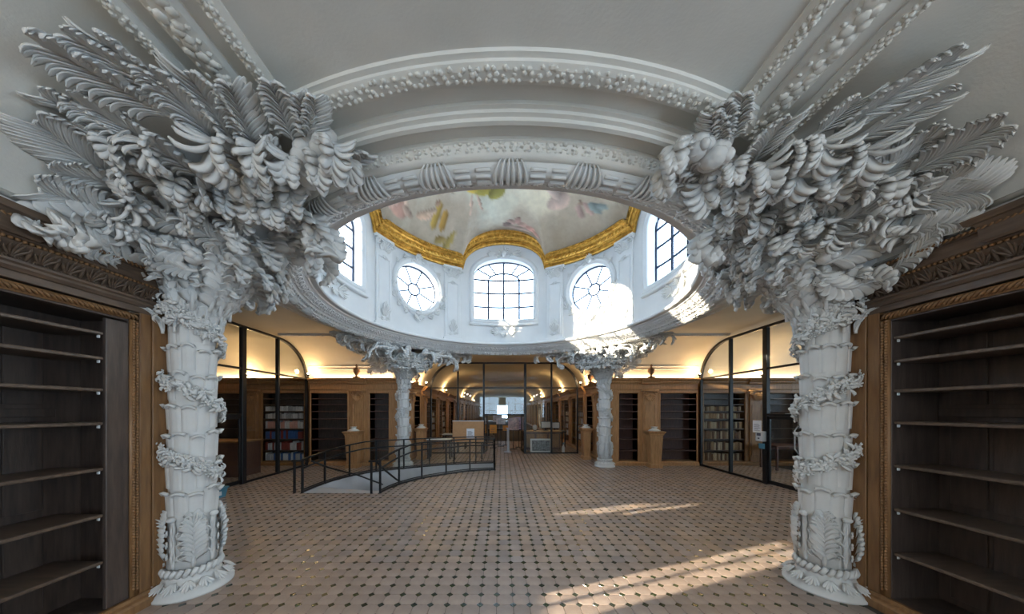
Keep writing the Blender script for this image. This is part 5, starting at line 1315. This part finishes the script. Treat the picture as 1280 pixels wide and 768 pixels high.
for i, z in enumerate([.12, .42, .75, 1.05, 1.34, 1.56]):
    pal = [['blue', 'white', 'white'], ['red', 'white', 'red'], ['blue', 'blue', 'red'], ['pink', 'white', 'pink'], ['white', 'grey'], ['white', 'white', 'grey']][i]
    fill_row(-6.96, -5.82, z, [.24, .26, .25, .24, .17, .15][i], pal, 'binder', '{c} binder on the %s shelf behind the left glass screen' % nth[i], 'binders behind the left glass screen', fr_far, .05, .085, cat='binder')
for s, nm in ((-1, 'left'), (1, 'right')):
    for b in range(2):
        for i, z in enumerate([.42, .75, 1.05, 1.34]):
            y0 = 11.15+2.4*b
            fh = (lambda u, out, z: ((s*(3.02+out), u, z), PI/2 if s < 0 else -PI/2))
            lo, hi = (y0+1.32, y0+2.26) if s < 0 else (y0+.14, y0+1.08)
            fill_row(lo, hi, z, .22 if i < 3 else .17, ['white', 'buff', 'grey', 'tan'], 'book', '{c} book on the %s shelf of the %s %s bookcase in the far hall' % (nth[i+1], ordn[b], nm), 'pale books in the far hall', fh, .05, .09)

# ------------------------------------------------------------------ small things
def sheet(name, label, cat, loc, rz, w, h, m, lines=6, strip=None, group=None, th=.006):
    root = empty(name, loc, rz); tag(root, label, cat, group)
    boxo('sheet', (-w/2, w/2, -th, 0, 0, h), m, root)
    if lines:
        mb = MB()
        for k in range(lines): mb.box(-w*.36, w*rnd.uniform(.1, .36), -th-.0015, -th, h*(.16+.62*k/lines), h*(.16+.62*k/lines)+h*.03)
        e = mb.build('print_lines', INK, root); e['kind'] = 'stuff'
    if strip: boxo('heading_strip', (-w*.46, w*.46, -th-.0015, -th, h*.86, h*.95), strip, root)
    return root
# board on a stand behind the railing
rt = empty('notice_board', (-1.14, 9.55, 0)); tag(rt, 'tan notice board with a pinned white sheet behind the railing', 'board')
boxo('panel', (-.50, .50, -.03, .03, .58, 1.24), CORK, rt, .008); boxo('top_edge', (-.505, .505, -.034, .034, 1.24, 1.265), WHITEM, rt, .004)
for x in (-.44, .44): boxo('leg', (x-.02, x+.02, -.02, .02, 0, .6), BLACK, rt, .004); boxo('foot', (x-.025, x+.025, -.22, .22, 0, .025), BLACK, rt, .004)
sheet('pinned_sheet', 'white printed sheet pinned to the tan notice board', 'paper', (-1.06, 9.515, .70), 0, .25, .31, PAPER, 8)
rt = empty('side_table', (-2.12, 9.95, 0)); tag(rt, 'white-topped table behind the railing left of the notice board', 'table')
boxo('table_top', (-.40, .40, -.25, .25, .62, .66), WHITEM, rt, .01)
for x in (-.36, .36):
    for y in (-.2, .2): boxo('leg', (x-.02, x+.02, y-.02, y+.02, 0, .62), BLACK, rt, .004)
rt = empty('blue_bin', (-5.33, 5.35, 0)); tag(rt, 'blue plastic crate on the floor at the left glass screen', 'crate')
mb = MB()
def sqr(w, d, z): return [(-w/2, -d/2, z), (w/2, -d/2, z), (w/2, d/2, z), (-w/2, d/2, z)]
mb.loft([sqr(.28, .36, 0), sqr(.32, .40, .16), sqr(.35, .43, .16), sqr(.35, .43, .185), sqr(.31, .39, .185), sqr(.27, .35, .02)]); mb.build('tub', BLUEM, rt)
boxo('label_plate', (.158, .168, -.07, .07, .05, .12), WHITEM, rt)
sheet('door_notice', 'white notice with purple heading on the left glass door', 'notice', (-5.62, 5.22, 1.02), PI/2, .24, .32, PAPER, 7, LILAC)
sheet('door_notice', 'white notice with dark lines on the right glass door post', 'notice', (5.62, 6.62, 1.10), -PI/2, .22, .27, PAPER, 6)
sheet('door_notice', 'pale blue card low on the right glass door post', 'notice', (5.62, 6.50, .76), -PI/2, .15, .11, BLUEM, 0)
rt = empty('wall_box', (5.60, 6.50, .92), -PI/2); tag(rt, 'small white intercom box on the right glass screen post', 'intercom'); boxo('case', (-.09, .09, -.05, .05, 0, .22), WHITEM, rt, .012); boxo('speaker_slots', (-.05, .05, -.055, -.045, .12, .18), INK, rt, .003); boxo('button', (-.02, .02, -.06, -.045, .05, .08), INK, rt, .004)
# furniture in the right side room
def chair(loc, rz, label):
    root = empty('cantilever_chair', loc, rz); tag(root, label, 'chair', 'black chairs in the right side room')
    mb = MB(); mb.cbox(-.2, .2, -.2, .2, .40, .44, .015); mb.build('seat', BLACK, root); mb = MB(); mb.loft([[(-.2, .19+.05*t, .48+.34*t), (.2, .19+.05*t, .48+.34*t), (.2, .215+.05*t, .48+.34*t), (-.2, .215+.05*t, .48+.34*t)] for t in (0, .5, 1)]); mb.build('backrest', BLACK, root)
    for s in (-1, 1):
        mb = MB(); mb.tube([(s*.21, .2, .02), (s*.21, -.2, .02), (s*.21, -.22, .06), (s*.21, -.2, .40), (s*.21, .19, .42), (s*.21, .25, .82)], .012, 6); mb.build('tube_frame', BLACK, root, True)
    mb = MB(); mb.tube([(-.21, .2, .02), (.21, .2, .02)], .012, 6); mb.build('floor_bar', BLACK, root)
chair((7.1, 6.75, 0), 2.4, 'black tube chair nearest the right glass door'); chair((7.9, 7.2, 0), 2.0, 'black tube chair behind the one nearest the right glass door')
def table(name, label, loc, rz, w, d, h, top, legm):
    root = empty(name, loc, rz); tag(root, label, 'table'); boxo('table_top', (-w/2, w/2, -d/2, d/2, h-.04, h), top, root, .01)
    for x in (-1, 1):
        for y in (-1, 1): boxo('leg', (x*(w/2-.06)-.025, x*(w/2-.06)+.025, y*(d/2-.06)-.025, y*(d/2-.06)+.025, 0, h-.04), legm, root, .005)
    boxo('apron', (-w/2+.06, w/2-.06, -.01, .01, h-.12, h-.04), legm, root)
    return root
table('reading_table', 'yellow wooden reading table in the right side room', (8.35, 6.05, 0), .1, 1.2, .7, .62, YELW, YELW)
table('desk', 'dark wooden desk against the right side room bookcase', (7.9, 8.1, 0), 0, 1.5, .6, .66, MAHOG, MAHOG)
rt = empty('display_cabinet', (9.3, 7.6, 0), -.2); tag(rt, 'tall glazed cabinet at the back of the right side room', 'cabinet')
boxo('carcass', (-.5, .5, .0, .4, 0, 1.7), DARKW, rt, .01); boxo('door_frame', (-.5, .5, -.03, 0, 0, .12), DARKW, rt, .005)
for x0, x1 in ((-.46, -.02), (.02, .46)): boxo('door_pane', (x0, x1, -.02, -.004, .15, 1.6), GLASS, rt, .003)
for z in (.5, .9, 1.3): boxo('shelf', (-.48, .48, -.01, .0, z, z+.03), WOODL, rt)
sheet('pale_panel', 'long pale header panel hung inside the right side room', 'panel', (8.4, 7.4, 1.44), -.4, 2.2, .07, WHITEM, 0, th=.03)
# left side room: counter, lit doorway
rt = empty('wooden_counter', (-7.0, 7.35, 0), .0); tag(rt, 'reddish wooden counter behind the left glass screen', 'counter')
boxo('front', (-.75, .75, -.3, .3, 0, .82), MAHOG, rt, .01); boxo('top', (-.8, .8, -.34, .34, .82, .86), WOOD, rt, .01)
for x in (-.5, 0, .5): boxo('panel', (x-.2, x+.2, -.315, -.295, .12, .72), MAHOG, rt, .006)
rt = empty('doorway_standin', (-8.55, 7.9, 0), .35); tag(rt, 'honey-wood cupboard form standing in for the lit doorway at the back of the left side room', 'cupboard')  # cupboard form stands in for the lit wooden doorway
boxo('carcass', (-.5, .5, .05, .5, 0, 1.75), WOODL, rt, .01); boxo('door', (-.42, -.02, .0, .05, .1, 1.65), WOODL, rt, .008); boxo('door', (.02, .42, .0, .05, .1, 1.65), WOODL, rt, .008)
boxo('cap', (-.56, .56, -.05, .55, 1.75, 1.85), WOODL, rt, .012)
# reception things in the far hall
rt = empty('framed_picture', (1.42, 11.25, 0)); tag(rt, 'white framed grey picture leaning on the floor behind the far glass', 'picture')
for n_, d_ in (('frame_side', (-.40, -.34, -.02, .02, 0, .52)), ('frame_side', (.34, .40, -.02, .02, 0, .52)), ('frame_rail', (-.34, .34, -.02, .02, 0, .06)), ('frame_rail', (-.34, .34, -.02, .02, .46, .52))): boxo(n_, d_, WHITEM, rt, .006)
boxo('print', (-.34, .34, -.005, .012, .06, .46), PHOTO, rt)
rt = empty('reception_desk', (1.55, 12.3, 0)); tag(rt, 'red-brown wooden reception desk in the far hall', 'desk')
boxo('front', (-.75, .75, -.3, .3, 0, .72), MAHOG, rt, .01); boxo('top', (-.8, .8, -.36, .36, .72, .76), WOODL, rt, .01)
for x in (-.5, 0, .5): boxo('panel', (x-.21, x+.21, -.315, -.295, .1, .64), WOOD, rt, .006)
def monitor(loc, rz, label):
    root = empty('monitor', loc, rz); tag(root, label, 'monitor', 'monitors in the far hall'); boxo('screen', (-.22, .22, -.02, .02, .1, .38), SCREEN, root, .008); boxo('bezel_back', (-.2, .2, .02, .04, .12, .36), WHITEM, root, .01); boxo('stand', (-.03, .03, .0, .03, .01, .12), BLACK, root); boxo('foot', (-.1, .1, -.07, .09, 0, .012), BLACK, root, .004)
monitor((1.75, 12.25, .76), PI+.3, 'white-backed monitor on the reception desk'); monitor((2.25, 13.0, .70), PI-.2, 'monitor on the dark table in the far hall')
table('dark_table', 'dark table at the right of the far hall', (2.2, 13.0, 0), 0, 1.0, .7, .70, BLACK, BLACK)
table('long_table', 'dark table in the middle of the far hall', (.3, 15.5, 0), 0, 2.2, .9, .66, DARKW, BLACK)
table('book_table', 'pale table at the left of the far hall', (-2.0, 12.4, 0), 0, 1.0, .6, .62, WHITEM, BLACK)
rt = empty('white_globe', (1.30, 12.2, .76)); tag(rt, 'small white rounded lamp on the reception desk', 'lamp'); mb = MB(); mb.blob((0, 0, .13), .1, None, .12, 14, 10); mb.build('shade', WHITEM, rt, True); mb = MB(); mb.lathe([(.06, 0), (.06, .015), (.02, .02), (.02, .04)], 12); mb.build('foot', BLACK, rt)
# signs on stands
def sign(loc, label, w, h, z, m, lines=4, strip=None):
    root = empty('sign_stand', loc, rnd.uniform(-.1, .1)); tag(root, label, 'sign', 'signs in the far hall')
    boxo('pole', (-.015, .015, .0, .03, 0, z+h*.8), BLACK, root, .004); boxo('foot', (-.14, .14, -.12, .14, 0, .02), BLACK, root, .006); boxo('board', (-w/2, w/2, -.015, 0, z, z+h), m, root, .004)
    if lines:
        mb = MB()
        for k in range(lines): mb.box(-w*.36, w*rnd.uniform(.0, .36), -.0175, -.015, z+h*(.16+.66*k/lines), z+h*(.16+.66*k/lines)+h*.05)
        e = mb.build('print_lines', INK, root); e['kind'] = 'stuff'
sign((-.42, 12.6, 0), 'orange-yellow sign in the far hall doorway', .30, .36, .62, ORANGE, 3)
sign((.12, 13.6, 0), 'small orange sign beside the far hall table', .26, .24, .66, ORANGE, 2)
sign((-.25, 13.9, 0), 'white sheet on a stand left of the pink poster', .42, .34, 1.05, PAPER, 4); sign((-.10, 13.2, 0), 'white sheet on a stand nearest the pink poster', .40, .28, .98, PAPER, 4)
sign((.42, 12.2, 0), 'pink poster with dark drawing on a stand in the far doorway', .44, .50, .78, PINK, 0); sign((.66, 12.75, 0), 'lilac poster on a stand in the far doorway', .38, .52, .78, LILAC, 6)
rt = empty('grey_post', (.18, 11.35, 0)); tag(rt, 'slim grey post standing in the far hall doorway', 'post'); mb = MB(); mb.lathe([(.16, 0), (.16, .02), (.05, .04), (.045, .05), (.045, .86), (.06, .87), (.06, .90), (.01, .91)], 16); mb.build('tube', GREYC, rt, True); boxo('head_plate', (-.09, .09, -.03, .03, .905, .93), GREYC, rt, .004)
rt = empty('bottle', (2.28, 11.3, 0)); tag(rt, 'pale spray bottle on the floor behind the far glass', 'bottle'); mb = MB(); mb.lathe([(.05, 0), (.055, .02), (.055, .2), (.02, .26), (.018, .3)], 14); mb.build('body', WHITEM, rt, True); mb = MB(); mb.lathe([(.024, .3), (.024, .34), (.01, .35)], 10); mb.cbox(-.012, .05, -.012, .012, .34, .37, .004); mb.build('spray_head', BLUEM, rt)
